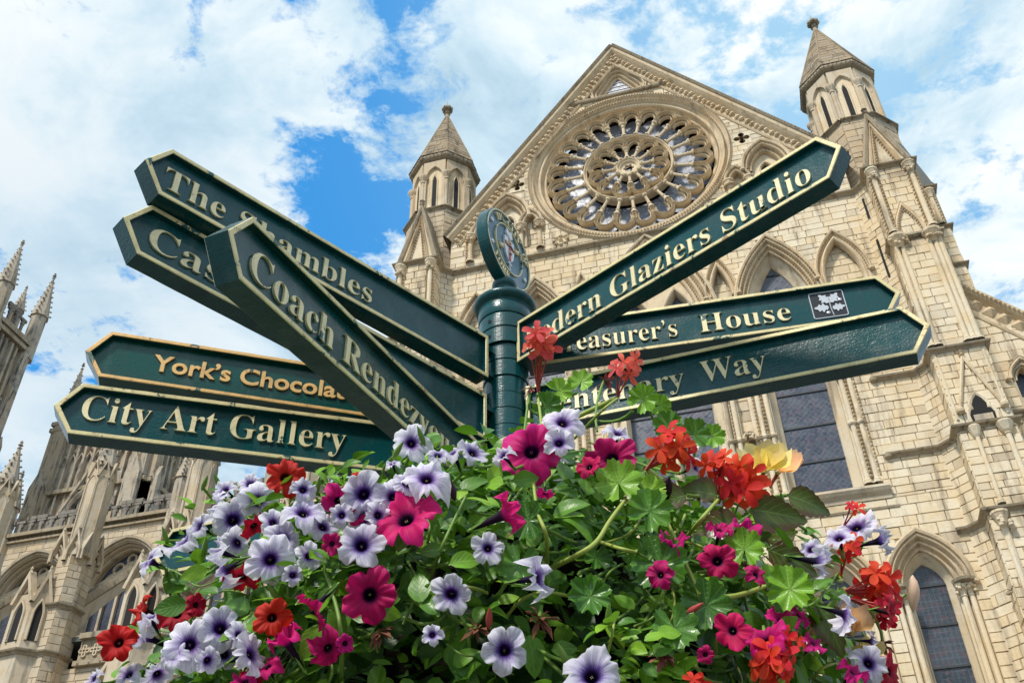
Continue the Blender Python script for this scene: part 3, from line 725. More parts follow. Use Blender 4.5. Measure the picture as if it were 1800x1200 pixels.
mb = MB(); mb.prism(Fr(FAC(ROSE[0], ROSE[1]), FAC.u, FAC.w), [(.5*math.cos(q*math.pi/12), .5*math.sin(q*math.pi/12)) for q in range(24)], -1.0, -.97); mb.build('pane', M['glass_rose'], rose)
# spandrel trefoil holes of the inner wheel
mb = MB()
for k in range(12):
    th = k*math.pi/6; c_, s_ = ROSE[0]+2.0*math.cos(th), ROSE[1]+2.0*math.sin(th)
    fr = polar(ROSE[0], ROSE[1], th); mb.prism(fr, [(.30, 2.2), (-.30, 2.2), (-.05, 1.62), (.05, 1.62)], -.6, -.52, .6, 0, [[(-.10, 2.07), (.10, 2.07), (.04, 1.93), (-.04, 1.93)][::-1]])
mb.build('spandrel_panels', M['rose_stone'], rose)

# ---- wall faces in plan, buttresses
def face(p, q, z0=0.):
    dx, dy = q[0]-p[0], q[1]-p[1]; return Fr((p[0], p[1], z0), (dx, dy, 0), (dy, -dx, 0)), math.hypot(dx, dy)
def plan_prism(mb, poly, z0, z1, tint=.5, ins=.03):
    h = Fr((0, 0, 0), (1, 0, 0), (0, 0, 1), (0, 1, 0)); mb.prism(h, poly, z0, z1, tint)
def dress(pts, z0, z1, parent, m, ch=.38, l0=.4, l1=.9, single=0, holes=None, key=None, proud=.03):
    for i, (p, q) in enumerate(zip(pts[:-1], pts[1:])):
        fr, L = face(p, q)
        b_ = ashlar(fr, 0, L, z0, z1, ch, min(l0, L*.6), min(l1, L), (holes or {}).get(i, ()), rr=rs, proud=proud)
        ashlar_build(fr, b_, parent, m, single if i in (1, 2) else (single//2 if i == 0 else 0), key)
for side, P_, lab in ((1, BR, 'right corner buttress with shafts and gabled niche'), (-1, BL, 'left corner buttress with steep gablet')):
    # order the plan from left to right as seen
    if side > 0: pl = P_[:]
    else: pl = P_[::-1]
    x0, x1 = (pl[2][0], pl[3][0]) if side > 0 else (pl[1][0], pl[2][0])
    yf = -1.3 if side > 0 else -1.35
    inner = [(x*1+(.03 if side > 0 else 0), y) for x, y in pl]
    mb = MB(); body = [(p[0], p[1]+.04) for p in pl]+([(10.55, 2.5)] if side > 0 else [(-9.75, 2.5)])
    plan_prism(mb, body, -1.6, 35.0); B_ = mb.build('buttress', M['mortar'], cath); B_['label'] = lab
    dress(pl, 9.0 if side > 0 else 24, 35.0, B_, M['stone'], single=30 if side > 0 else 0)
    fr = Fr((x0, yf, 0), (1, 0, 0), (0, -1, 0)); Wd = x1-x0
    # upper stage: corner shafts with dogtooth, pointed arch, ring
    for xx in (.20, Wd-.20):
        mb = MB(); shaft(mb, fr, xx, 30.75, 34.9, .10, .12); foliage_cap(mb, fr, xx, 34.6, .1, .2, rs); mb.build('shaft', M['stone'], B_)
        mb = MB()
        for o_ in (-.17, .19): dogs(mb, fr, [(xx+o_, 30.9), (xx+o_, 34.4)], .02, .15, .21, .16)
        stuff(mb.build('dogtooth_ornament', M['carved'], B_))
    mb = MB(); pt = arc_pts(Wd*.46, .34, 30.5, 31.9, 8); mb.sweep(fr, pt, prof_orders(.34, .1, 2, .12)); dogs(mb, fr, arc_pts(Wd*.46, .34, 30.5, 31.9, 20, .14), .08, .11, .15, .09); mb.build('blind_arch', M['carved'], B_)
    mb = MB()
    h = Fr((0, 0, 30.45), (1, 0, 0), (0, 0, 1), (0, 1, 0))
    mb.sweep(h, [(x0, yf+.8), (x0, yf), (x1, yf), (x1, yf+.8)], [(.1, -.15), (-.1, -.1), (-.2, 0), (-.2, .1), (.1, .18)])
    mb.build('annulet_band', M['string'], B_)
    for xx in (.26, Wd-.36):
        mb = MB()
        for j in (-.15, .15): foliage_cap(mb, fr, xx+j, 30.35, .12, .2, rs)
        mb.lathe(fr(xx, 30.15, .1), [(.1, -.3), (.28, .0), (.42, .22), (.42, .34), (.2, .36)], 10); mb.build('foliage_capital', M['carved'], B_)
    for xx in (.12, .36, Wd-.55, Wd-.32, Wd-.12):
        mb = MB(); shaft(mb, fr, xx, 24.4, 30.2, .05, .11, cap=False); mb.build('shaft', M['stone'], B_)
    # steep gablet over
    apx = 11.98 if side > 0 else -11.14; az_ = 38.95 if side > 0 else 39.3
    poly = [(x0-.05, 35.18), (x1+.05, 35.18), (apx, az_)]
    mb = MB(); fy = Fr((0, yf, 0), (1, 0, 0), (0, -1, 0)); mb.prism(fy, [(x0+.1, 35.1), (x1-.1, 35.1), (apx, az_-.25)], -1.9, -.05); G_ = mb.build('gablet', M['stone'], B_)
    mb = MB(); mb.sweep(fy, [(x0-.02, 35.2), (apx, az_), (x1+.02, 35.2)], [(-.16, -2.2), (-.16, .04), (-.02, .10), (.08, .05), (.08, -2.2)], tint=.1); mb.build('coping', M['string'], G_)
    q_ = [(x0+.45, 35.25), (apx, az_-1.05), (x1-.45, 35.25)]
    mb = MB(); mb.sweep(fy, q_, [(-.12, -.05), (-.06, .06), (0, -.02), (.06, .08), (.14, -.05)]); dogs(mb, fy, [(q_[0][0]+.18, 35.3), (q_[1][0], q_[1][1]-.4)], 0, .12, .2, .1); dogs(mb, fy, [(q_[1][0], q_[1][1]-.4), (q_[2][0]-.18, 35.3)], 0, .12, .2, .1); mb.build('moulding', M['carved'], G_)
    mb = MB(); o_ = fy(apx, az_+.1, .0); mb.lathe(o_, [(0, -.2), (.13, -.1), (.16, 0), (.08, .1), (.16, .2), (0, .32)], 6); mb.build('finial', M['string'], G_)
    if side > 0:
        # niche stage
        mb = MB(); xa = 12.16-x0
        for (fx, fz) in ((11.40-x0, 21.25), (12.98-x0, 21.25)):
            mb.tube([fr(xa, 23.7, .08), fr(fx, fz, .08)], .07, 6, .15); mb.lathe(fr(fx, fz, .12), [(0, -.17), (.15, -.08), (.17, .02), (.1, .14), (0, .18)], 8)
        mb.lathe(fr(xa, 23.8, .08), [(0, -.1), (.12, 0), (.05, .08), (.12, .16), (0, .26)], 6)
        N_ = mb.build('niche_gablet', M['carved'], B_)
        tre = [(-.42, 20.72), (-.44, 21.0), (-.36, 21.22), (-.24, 21.25), (-.26, 21.45), (-.16, 21.68), (0, 21.86), (.16, 21.68), (.26, 21.45), (.24, 21.25), (.36, 21.22), (.44, 21.0), (.42, 20.72)]
        tre = [(x+12.14-x0, z) for x, z in tre]
        mb = MB(); mb.sweep(fr, tre, [(-.02, .02), (.02, .07), (.10, .09), (.14, .05), (.16, 0)]); mb.build('trefoil_moulding', M['stone'], N_)
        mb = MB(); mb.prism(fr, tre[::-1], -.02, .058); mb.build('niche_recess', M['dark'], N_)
        mb = MB(); mb.prism(fr, [(12.14-x0-.34, 20.74), (12.14-x0+.34, 20.74), (12.14-x0+.34, 21.0), (12.14-x0-.34, 21.0)], .05, .075); mb.build('niche_stone', M['nave'], N_)
        for xx, rr_ in ((11.65-x0, .13), (12.72-x0, .17)):
            mb = MB(); shaft(mb, fr, xx, 17.2, 20.5, .10, rr_*.62); mb.lathe(fr(xx, 20.1, .1), [(rr_*.6, -.12), (rr_*1.1, .0), (rr_*1.6, .2), (rr_*1.9, .32), (rr_*.4, .33)], 10); mb.build('shaft', M['stone'], B_)
        mb = MB()
        for xx in (.12, Wd-.14):
            mb = MB(); mb.tube([fr(xx, 20.9, .03), fr(xx, 23.9, .03)], .06, 6); mb.build('angle_roll', M['stone'], B_)
        for xx in (.35, Wd-.3):
            mb = MB(); shaft(mb, fr, xx, 9, 16.9, .1, .12); foliage_cap(mb, fr, xx, 16.6, .12, .24, rs); mb.build('shaft', M['stone'], B_)
        # hooded bracket on the canted wall
        cf, cl_ = face(BR[0], BR[1])
        mb = MB(); mb.tube([FAC(11.35-.0, 15.95, .5), FAC(11.55, 14.9, .62)], [.04, .16], 6, .1); foliage_cap(mb, FAC, 11.2, 14.4, .75, .2, rs); foliage_cap(mb, FAC, 11.55, 14.8, .7, .18, rs); mb.build('carved_bracket', M['string'], B_)
    if side > 0:
        for (z0_, z1_) in ((33.0, 34.3), (29.3, 31.6)):   # narrow dark slit windows in the canted wall
            cf, cl_ = face(BR[0], BR[1]); mb = MB(); mb.box(cf, cl_*.42, cl_*.56, z0_, z1_, -.02, .055, .1); mb.build('slit_window', M['dark'], B_)
# east buttress with lead roof, aisle end wall
mb = MB(); plan_prism(mb, [(13.1, .9), (14.28, .9), (14.28, 3), (13.1, 3)], -1.6, 35.2); E_ = mb.build('side_buttress', M['mortar'], cath); E_['label'] = 'plain side buttress under a sloping lead roof'
dress([(13.15, .9), (14.3, .9), (14.3, 3)], 22, 32.5, E_, M['stone']); dress([(13.15, .9), (14.1, .9), (14.1, 3)], 32.6, 35.1, E_, M['stone'])
mb = MB(); se = Fr((0, .8, 0), (1, 0, 0), (0, -1, 0)); mb.prism(se, [(13.0, 35.3), (14.45, 35.3), (14.3, 35.55), (13.7, 38.4), (13.0, 39.6)], -2.2, 0); mb.build('lead_roof', M['lead'], E_)
for z in (35.25, 32.6, 30.2): string([(13.15, .9), (14.3, .9), (14.3, 3)], z, parent=E_, big=.8)
mb = MB(); fe = Fr((13.15, .9, 0), (1, 0, 0), (0, -1, 0)); shaft(mb, fe, .85, 32.7, 35.0, .1, .10); dogs(mb, fe, [(.65, 32.9), (.65, 34.8)], .02, .14, .2, .14); dogs(mb, fe, [(1.05, 32.9), (1.05, 34.8)], .02, .14, .2, .14); mb.build('shaft', M['stone'], E_)
AF = Fr((0, .5, 0), (1, 0, 0), (0, -1, 0))
top = lambda x: 28.42-(x-13.6)*1.09
win = lancet(14.72, .30, 22.6, 23.55, 24.1, 8); win2 = [(14.6+.85*math.cos(q*math.pi/12), 20.9+.85*math.sin(q*math.pi/12)) for q in range(24)]
mb = MB(); mb.prism(AF, [(13.0, -1.6), (24, -1.6), (24, top(24)), (13.0, top(13.0))], -1.5, -.03, .5, 0, [lancet(14.72, .45, 22.6, 23.5, 24.15, 8), win2]); A_ = mb.build('aisle_wall', M['mortar'], cath); A_['label'] = 'low aisle wall with sloping cornice at the right edge'
bl = ashlar(AF, 13.1, 20, 8, 28.5, .44, .5, 1.0, [lancet(14.72, .55, 22.5, 23.5, 24.3, 8), win2], rr=rs)
bl = [q for q in bl if top(q[1]) > q[3]-.1]
ashlar_build(AF, bl, A_, M['stone'], 12)
mb = MB(); p2 = [(13.2, top(13.2)), (24, top(24))]
mb.sweep(AF, p2, [(-1.0, -.1), (-.95, .08), (-.85, .12), (-.78, .02), (-.25, .05), (-.12, .3), (0, .4), (.1, .42), (.18, .3), (.2, -1.5)], tint=.2); dogs(mb, AF, [(13.3, top(13.3)-.55), (22, top(22)-.55)], .05, .5, .62, .22); dogs(mb, AF, p2, .40, .12, .2, .09); mb.build('raking_cornice', M['carved'], A_)
mb = MB(); mb.sweep(AF, arc_pts(14.72, .3, 23.5, 24.1, 8), prof_orders(.38, .35, 2)); mb.sweep(AF, lancet(14.72, .3, 22.6, 23.5, 24.1), [(0, -.6), (.15, -.3), (.2, -.02)]); mb.lathe(AF(14.0, 23.45, .1), [(0, -.15), (.14, 0), (0, .15)], 7); mw = mb.build('aisle_window', M['carved'], A_)
mb = MB(); mb.prism(AF, lancet(14.72, .32, 22.6, 23.5, 24.12, 8), -.62, -.58); mb.build('pane', M['glass'], mw)
string([(13.3, .5), (20, .5)], 21.85, parent=A_)
mb = MB(); mb.lathe((0, 0), [(.85, .0), (.8, .1), (.74, .02), (.7, .1), (.62, -.1), (.55, -.3)][::-1], 32, fr=Fr(AF(14.6, 20.9), AF.u, AF.w)); mr = mb.build('round_window', M['carved'], A_)
mb = MB(); mb.prism(Fr(AF(14.6, 20.9), AF.u, AF.w), [(.8*math.cos(q*math.pi/12), .8*math.sin(q*math.pi/12)) for q in range(24)], -.45, -.4); mb.build('pane', M['glass'], mr)

# ---- turrets
def octa(cx, cy, ap): 
    r = ap/math.cos(math.pi/8); return [(cx+r*math.cos(math.pi/8+k*math.pi/4-math.pi*5/8-math.pi/8), cy+r*math.sin(math.pi/8+k*math.pi/4-math.pi*5/8-math.pi/8)) for k in range(8)]
for side, (cx, cy), lab in ((1, (11.95, 2.35), 'tall right turret with pyramid spire'), (-1, (-11.25, 2.3), 'left turret with pyramid spire')):
    mb = MB(); o8 = octa(cx, cy, 1.92); plan_prism(mb, octa(cx, cy, 1.88), 30, 40.6); T_ = mb.build('turret', M['mortar'], cath); T_['label'] = lab
    o8c = o8+[o8[0]]
    dress(o8c, 35.1, 40.6, T_, M['nave'], .42, .6, 1.2)
    string([o8[0], o8[7], o8[6], o8[5], o8[4], o8[3], o8[2], o8[1], o8[0]][::-1], 40.7, parent=T_, big=.9)
    mb = MB(); ob = octa(cx, cy, 1.62); plan_prism(mb, ob, 40.7, 45.1); bf = mb.build('belfry', M['stone'], T_)
    for k in range(8):
        p, q = ob[k], ob[(k+1) % 8]; fr, L = face(p, q); fr.o = fr.o+fr.w*0
        if (fr.w @ (CAM-fr.o)) < 0: continue
        mb = MB(); pt = arc_pts(L/2, L*.36, 43.75, 44.55, 8); mb.sweep(fr, pt, [(-.05, -.02), (0, .10), (.07, .14), (.14, .10), (.17, -.02)]); mb.prism(fr, [(0, 40.75), (L, 40.75), (L, 45.0), (0, 45.0)], -.02, .16, .5, 0, [lancet(L/2, L*.36, 40.9, 43.75, 44.55, 8)]); mb.build('arch_panel', M['nave'], bf)
        mb = MB(); mb.sweep(fr, lancet(L/2, .12, 41.2, 43.3, 43.85, 5), [(0, .02), (.05, .06), (.10, .02)]); mb.build('slit_frame', M['stone'], bf)
        mb = MB(); mb.prism(fr, lancet(L/2, .13, 41.2, 43.3, 43.85, 5), 0, .03); mb.build('slit_window', M['dark'], bf)
        mb = MB(); r_ = .10; o_ = fr(0, 0, .12); mb.lathe((o_[0], o_[1], 40.8), [(.24, 0), (.24, .22), (.15, .3), (r_, .4), (r_, 2.45), (.15, 2.5), (.13, 2.6), (.24, 2.85), (.27, 2.95), (.27, 3.05), (.1, 3.06)], 10); mb.build('shaft', M['nave'], bf)
    mb = MB(); oc = octa(cx, cy, 1.98); pts = oc+[oc[0]]
    h = Fr((0, 0, 45.2), (1, 0, 0), (0, 0, 1), (0, 1, 0)); sw = sum(pts[i][0]*pts[i+1][1]-pts[i+1][0]*pts[i][1] for i in range(8))
    pp = oc if sw > 0 else oc[::-1]
    mb.sweep(h, pp, [(.6, -.15), (.3, -.12), (.05, .0), (0, .08), (0, .28), (.3, .34)], True, tint=.1)
    for i in range(8):
        fr, L = face(pp[i], pp[(i+1) % 8]); n_ = 7
        for j in range(n_): mb.pyr(fr, (j+.5)*L/n_, 45.32+.03*(j % 2), -.02, .16, .06)
    mb.build('cornice', M['string'], T_)
    # spire: eight sides with angle rolls, a few courses of stone each
    mb = MB(); zb, zt = 45.45, 51.1; nC = 15
    sp_ = MB()
    for i in range(nC):
        za_ = zb+(zt-zb)*i/nC; zc_ = zb+(zt-zb)*(i+1)/nC; ra = 1.90*(1-i/nC)+.12; rb = 1.90*(1-(i+1)/nC)+.12
        A8 = octa(cx, cy, ra); B8 = octa(cx, cy, rb)
        for k in range(8):
            p0, p1, q0, q1 = A8[k], A8[(k+1) % 8], B8[k], B8[(k+1) % 8]; nb_ = max(1, int(ra*1.6))
            cuts = sorted([0]+[(j+rs.uniform(-.2, .2)+(.5 if i % 2 else 0))/nb_ for j in range(1, nb_)]+[1])
            for c0_, c1_ in zip(cuts[:-1], cuts[1:]):
                c0_, c1_ = max(0, min(1, c0_)), max(0, min(1, c1_)); g0, g1 = c0_+.008, c1_-.008
                o_ = rs.uniform(0, .018)
                def L_(a, b, t_, z): 
                    x = a[0]+(b[0]-a[0])*t_; y = a[1]+(b[1]-a[1])*t_; k_ = 1+o_/max(ra, .2); return (cx+(x-cx)*k_, cy+(y-cy)*k_, z)
                sp_.add([L_(p0, p1, g0, za_+.01), L_(p0, p1, g1, za_+.01), L_(q0, q1, g1, zc_-.01), L_(q0, q1, g0, zc_-.01)], [(0, 1, 2, 3)], rs.random())
    A8 = octa(cx, cy, 1.98); 
    base = MB(); base.add([(p[0], p[1], zb) for p in A8]+[(cx, cy, zt+.25)], [(i, (i+1) % 8, 8) for i in range(8)]); spire = base.build('spire', M['string'], T_)
    stuff(sp_.build('spire_stones', M['spire'], spire))
    mb = MB()
    for p in octa(cx, cy, 1.98): mb.tube([(p[0], p[1], zb), (cx, cy, zt+.4)], [.07, .05], 6)
    mb.build('angle_rolls', M['spire'], spire)
    mb = MB(); mb.lathe((cx, cy, zt), [(.16, 0), (.13, .35), (.22, .42), (.14, .5), (.15, .7), (.22, .8)], 10)
    for k in range(7):
        a = k*math.pi*2/7; mb.lathe((cx+.22*math.cos(a), cy+.22*math.sin(a), zt+.85), [(0, -.18), (.16, -.05), (.17, .08), (0, .2)], 6)
    mb.lathe((cx, cy, zt+.8), [(.2, 0), (.25, .2), (.1, .4), (0, .42)], 8); mb.tube([(cx, cy, zt+1.1), (cx, cy, zt+1.7)], .02, 4); mb.build('finial', M['string'], T_)
# transept side and roof behind the gable (one step aside you would see them)
mb = MB(); mb.box(Fr((0, 0, 0), (1, 0, 0), (0, -1, 0)), -11.5, 12.2, -1.6, 34.5, -45, -1.7); mb.prism(FAC, [(-10.6, 34.5), (11.2, 34.5), (0, 49.2)], -45, -1.65); mb.build('transept_roof', M['lead'], cath)

# ================================================================== nave side behind, to the left
nave = thing('cathedral_nave', 'long church side wall with flying buttresses and pierced parapet, at the lower left', 'church', (-40, 22, -1.6))
NV = Fr((0, 22, 0), (1, 0, 0), (0, -1, 0)); rn = random.Random(11)
BAY, XW = 7.85, -43.0
wins = [XW+BAY*k for k in range(-4, 5)]
nw = [(x, 2.75, 28.4, 32.0, 35.25) for x in wins]
mb = MB(); mb.prism(NV, [(-80, -1.6), (-6, -1.6), (-6, 37.4), (-80, 37.4)], -2.5, -.03, .5, 0, [lancet(c, a+.35, z0, zs, za+.35, 8) for (c, a, z0, zs, za) in nw]); NW = mb.build('wall', M['mortar'], nave)
bl = ashlar(NV, -66, -22, 26.5, 37.3, .55, .9, 1.7, [lancet(c, a+.45, z0, zs, za+.45, 8) for (c, a, z0, zs, za) in nw], rr=rn)
ashlar_build(NV, bl, NW, M['nave'], 0)
for (c, a, z0, zs, za) in nw[1:6]:
    mb = MB(); mb.sweep(NV, arc_pts(c, a, zs, za, 12), prof_orders(.62, .9, 3, .1)); mb.sweep(NV, lancet(c, a, z0, zs, za, 12), [(0, -1.3), (.05, -1.0), (.3, -.95), (.35, -.6), (.6, -.5), (.62, 0)]); mb.sweep(NV, arc_pts(c, a, zs, za, 12), [(.6, 0), (.62, .25), (.8, .3), (.9, .1), (.9, -.02)], tint=.3)
    w_ = mb.build('traceried_window', M['nave'], nave)
    xs = [c-a+2*a*k/5 for k in range(6)]
    for x in xs[1:-1]:
        mb = MB(); mb.box(NV, x-.10, x+.10, z0, 32.2, -1.25, -.95); mb.build('mullion', M['nave'], w_)
    for k in range(5):
        x = (xs[k]+xs[k+1])/2; h_ = (xs[1]-xs[0])/2
        mb = MB(); mb.prism(NV, [(x-h_+.08, z0), (x+h_-.08, z0), (x+h_-.08, 31.9), (x, 32.7), (x-h_+.08, 31.9)], -1.24, -1.2); mb.build('pane', M['glass'], w_)
        mb = MB(); mb.sweep(NV, arc_pts(x, h_-.05, 31.7, 32.7, 6), [(-.06, -1.25), (-.06, -1.0), (.06, -.95), (.14, -1.0)])
        mb.build('tracery_arch', M['nave'], w_)
    # upper tracery: flowing lights
    mb = MB(); rows = [(33.1, 4, .42), (33.95, 3, .42), (34.65, 1, .34)]
    for (zr, n_, r_) in rows:
        for j in range(n_):
            x = c+(j-(n_-1)/2)*.98; q = [(x+r_*math.cos(t_*math.pi/6), zr+r_*1.05*math.sin(t_*math.pi/6)) for t_ in range(12)]
            mb.sweep(NV, q, [(-.10, -1.25), (-.10, -1.0), (0, -.93), (.07, -1.0), (.07, -1.25)], True)
    stuff(mb.build('flowing_tracery', M['nave'], w_))
    mb = MB(); mb.prism(NV, lancet(c, a, 32.4, 32.5, za, 10), -1.28, -1.22); mb.build('pane', M['glass'], w_)
    mb = MB(); mb.box(NV, c-a-.6, c+a+.6, z0-.5, z0, -1.3, .25); mb.build('sill', M['string'], w_)
def parapet(fr, x0, x1, z, h, parent, step=.62):
    mb = MB(); mb.box(fr, x0, x1, z, z+.3, -.3, .35, .1); mb.box(fr, x0, x1, z-.5, z-.35, -.2, .25, .1); b_ = mb.build('parapet', M['string'], parent)
    mb = MB(); n_ = int((x1-x0)/step)
    for k in range(n_):
        x = x0+(k+.5)*step; mb.box(fr, x-.13, x+.13, z+.3, z+h*.72, -.12, .12)
        mb.box(fr, x-step*.42, x+step*.42, z+h*.70, z+h*.82, -.14, .14)
        if k % 3 != 2: mb.box(fr, x-step*.5, x+step*.5, z+h*.82, z+h, -.16, .16, .1)
        mb.box(fr, x-.22, x+.22, z+h*.52, z+h*.70, -.10, .10)
    stuff(mb.build('pierced_openwork', M['parapet'], b_)); mb = MB(); dogs(mb, fr, [(x0, z-.2), (x1, z-.2)], .02, .2, .42, .2); stuff(mb.build('cornice_bosses', M['string'], b_)); return b_
parapet(NV, -70, -8, 37.5, 1.75, nave, .95)
def pinnacle(cx, cy, z0, z1, r, h, parent, m, crock=7, name='pinnacle'):
    mb = MB(); o = octa(cx, cy, r); plan_prism(mb, o, z0, z1); b_ = mb.build(name, m, parent)
    mb = MB(); base = octa(cx, cy, r*1.18); mb.add([(p[0], p[1], z1) for p in base]+[(cx, cy, z1+h)], [(i, (i+1) % 8, 8) for i in range(8)]+[tuple(range(8))])
    for k in range(0, 8, 2):
        a = k*math.pi/4+math.pi/8
        for j in range(crock):
            t_ = (j+.3)/crock; rr_ = r*1.25*(1-t_)+.03; mb.lathe((cx+rr_*math.cos(a)*1.12, cy+rr_*math.sin(a)*1.12, z1+h*t_), [(0, -r*.16), (r*.2*(1.1-t_*.6), 0), (0, r*.18)], 5)
    mb.lathe((cx, cy, z1+h*.97), [(0, -.1), (r*.3, 0), (r*.1, r*.25), (r*.2, r*.4), (0, r*.7)], 6)
    mb.build('crocketed_spirelet', M['tower'], b_); return b_
for k in range(-2, 3):                                         # outer piers with pinnacle shafts and flying buttresses
    x = -39.5+BAY*k
    pl = [(x-1.15, 13.9), (x-1.15, 12.9), (x-.6, 12.2), (x+.35, 12.2), (x+.85, 12.8), (x+.85, 13.9)]
    mb = MB(); plan_prism(mb, [(a, b+.05) for a, b in pl], -1.6, 29.4); P_ = mb.build('outer_pier', M['mortar'], nave)
    dress(pl, 16, 29.3, P_, M['nave'], .55, .7, 1.3)
    pn_ = [(x-2.5, 12.9), (x-2.5, 11.7), (x-1.0, 11.5), (x-.2, 12.2)]
    mb = MB(); plan_prism(mb, pn_+[(x-1, 12.95)], 16, 26.6); N_ = mb.build('niche_buttress', M['nave'], P_)
    for (p0, p1) in zip(pn_[:-1], pn_[1:]):
        fr, L = face(p0, p1)
        if (fr.w @ (CAM-fr.o)) < 0 or L < .9: continue
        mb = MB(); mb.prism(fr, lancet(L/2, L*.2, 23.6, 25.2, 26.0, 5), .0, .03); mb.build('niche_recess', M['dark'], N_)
        mb = MB(); mb.sweep(fr, lancet(L/2, L*.2, 23.6, 25.2, 26.0, 6), [(0, .02), (.05, .14), (.14, .12), (.18, 0)]); mb.sweep(fr, [(0, 26.0), (L/2, 27.9), (L, 26.0)], [(-.12, 0), (-.1, .2), (.1, .22), (.12, -.3)]); mb.lathe(fr(L/2, 28.0, .1), [(0, -.2), (.14, 0), (.06, .2), (.1, .3), (0, .5)], 5); mb.build('niche_gablet', M['nave'], N_)
    string([(p[0], p[1]) for p in pn_], 22.9, parent=N_, big=1.4)
    for (z, hh) in ((25.9, .3), (22.9, .45)): string([(p[0], p[1]) for p in pl[2:]], z, parent=P_, big=1.2)
    mb = MB()
    for q in range(4):                                         # gabled canopy round the shaft
        fr = Fr((x-.1, 13.2, 0), (math.cos(q*math.pi/2), math.sin(q*math.pi/2), 0), (math.sin(q*math.pi/2), -math.cos(q*math.pi/2), 0))
        for s_ in (-.55, .55):
            mb.sweep(fr, [(s_-.5, 28.9), (s_-.5, 29.6), (s_, 31.0), (s_+.5, 29.6), (s_+.5, 28.9)], [(-.1, 1.0), (-.1, 1.22), (.05, 1.25), (.05, .9)]); mb.sweep(fr, arc_pts(s_, .3, 29.3, 30.0, 5), [(-.05, 1.0), (0, 1.2), (.06, 1.1)])
            mb.lathe(fr(s_, 31.1, 1.15), [(0, -.15), (.12, 0), (0, .25)], 5)
    mb.build('canopy', M['nave'], P_)
    mb = MB(); o_ = octa(x+.3, 13.0, .84); plan_prism(mb, o_, 29.3, 35.6); sh = mb.build('pinnacle_shaft', M['nave'], P_)
    mb = MB()
    for q in range(8):
        p0, p1 = o_[q], o_[(q+1) % 8]; fr, L = face(p0, p1)
        if (fr.w @ (CAM-fr.o)) < 0: continue
        mb.sweep(fr, [(.05, 29.6), (.05, 34.4)]+arc_pts(L/2, L/2-.05, 34.4, 35.1, 5)[1:-1]+[(L-.05, 34.4), (L-.05, 29.6)], [(0, 0), (.03, .06), (.06, 0)]); mb.sweep(fr, [(0, 35.0), (L/2, 36.2), (L, 35.0)], [(-.05, .0), (0, .12), (.08, .1), (.08, -.1)])
    mb.build('panel_moulding', M['nave'], sh)
    pinnacle(x+.3, 13.0, 35.6, 36.0, .66, 3.6, P_, M['tower'])
    # flying buttress from the pier up to the clerestory wall
    fx = Fr((x, 0, 0), (0, 1, 0), (1, 0, 0)); y0, z0_ = 13.6, 26.0; y1, z1_ = 22.0, 34.4
    poly = [(y0, z0_-.6), (y0+.2, z0_-1.7)]
    for j in range(9):
        t_ = j/8; poly.append((y0+.4+(y1-y0-.4)*t_, z0_-1.9+(z1_-z0_-.1)*(1-(1-t_)**1.7)-.0))
    poly += [(y1, z1_), (y0, z0_)]
    poly = [(y0, z0_-2.2)]+[(y0+(y1-y0)*t_, z0_-2.2+(z1_-z0_+1.0)*(t_**.8)) for t_ in (.2, .4, .6, .8, 1)]+[(y1, z1_), (y0, z0_)]
    mb = MB(); mb.prism(fx, poly, -.42, .42); fb = mb.build('flying_buttress', M['nave'], nave)
    mb = MB(); mb.tube([fx(y0, z0_+.05), fx(y1, z1_+.05)], .5, 6, .1); mb.build('coping', M['string'], fb)
for k in range(-2, 4):                                         # wall piers with pinnacles
    x = -39.1+BAY*k
    mb = MB(); plan_prism(mb, octa(x, 21.8, .7), 26, 37.4); P_ = mb.build('wall_pier', M['nave'], nave)
    pinnacle(x, 21.8, 37.4, 40.2, .62, 3.4, P_, M['tower'], 8)
# aisle wall below
AV = Fr((0, 13.6, 0), (1, 0, 0), (0, -1, 0))
mb = MB(); mb.prism(AV, [(-70, -1.6), (-12, -1.6), (-12, 22.3), (-70, 22.3)], -1.0, -.03); AW = mb.build('aisle_wall', M['mortar'], nave)
ashlar_build(AV, ashlar(AV, -52, -22, 14, 22.2, .55, .9, 1.6, rr=rn), AW, M['nave'])
for x in [XW+BAY*k for k in range(-1, 4)]:
    mb = MB(); mb.box(AV, x-2.7, x+2.7, 22.3, 22.6, -.4, .35, .1); mb.box(AV, x-2.7, x+2.7, 24.0, 24.35, -.4, .35, .1); mb.box(AV, x-2.7, x+2.7, 22.6, 24.0, -.2, .0)
    P_ = mb.build('panelled_parapet', M['string'], nave)
    mb = MB()
    for j in range(7):
        q = quatrefoil(x-2.3+j*.77, 23.3, .26, 4); mb.sweep(AV, q, [(-.04, .0), (0, .1), (.08, .1), (.1, 0)], True)
        mb.pyr(AV, x-2.3+j*.77, 22.42, .32, .2, .15)
    stuff(mb.build('quatrefoil_panels', M['nave'], P_))
    mb = MB(); mb.sweep(AV, [(x-2.6, 17.5), (x, 22.6), (x+2.6, 17.5)], [(-.2, .0), (-.1, .4), (.12, .4), (.2, 0)]); mb.sweep(AV, quatrefoil(x, 20.0, .7), [(-.1, 0), (0, .2), (.2, .15), (.25, 0)], True); mb.sweep(AV, arc_pts(x, 2.2, 15, 18.6, 10), [(-.3, -.3), (0, .2), (.4, .2), (.45, 0)]); mb.build('window_gable', M['nave'], P_)
mb = MB(); mb.box(NV, -80, -6, 24.0, 24.3, -.1, 8.4); mb.build('aisle_roof', M['lead'], nave)
# rain pipes down the wall
for px_ in (-38.2, -46.0):
    mb = MB(); mb.tube([(px_, 21.8, 36.9), (px_, 21.8, 26)], .14, 6); mb.lathe((px_, 21.75, 36.3), [(.12, 0), (.28, .3), (.3, .9), (.1, .9)], 6); mb.build('rain_pipe', M['iron'], nave)

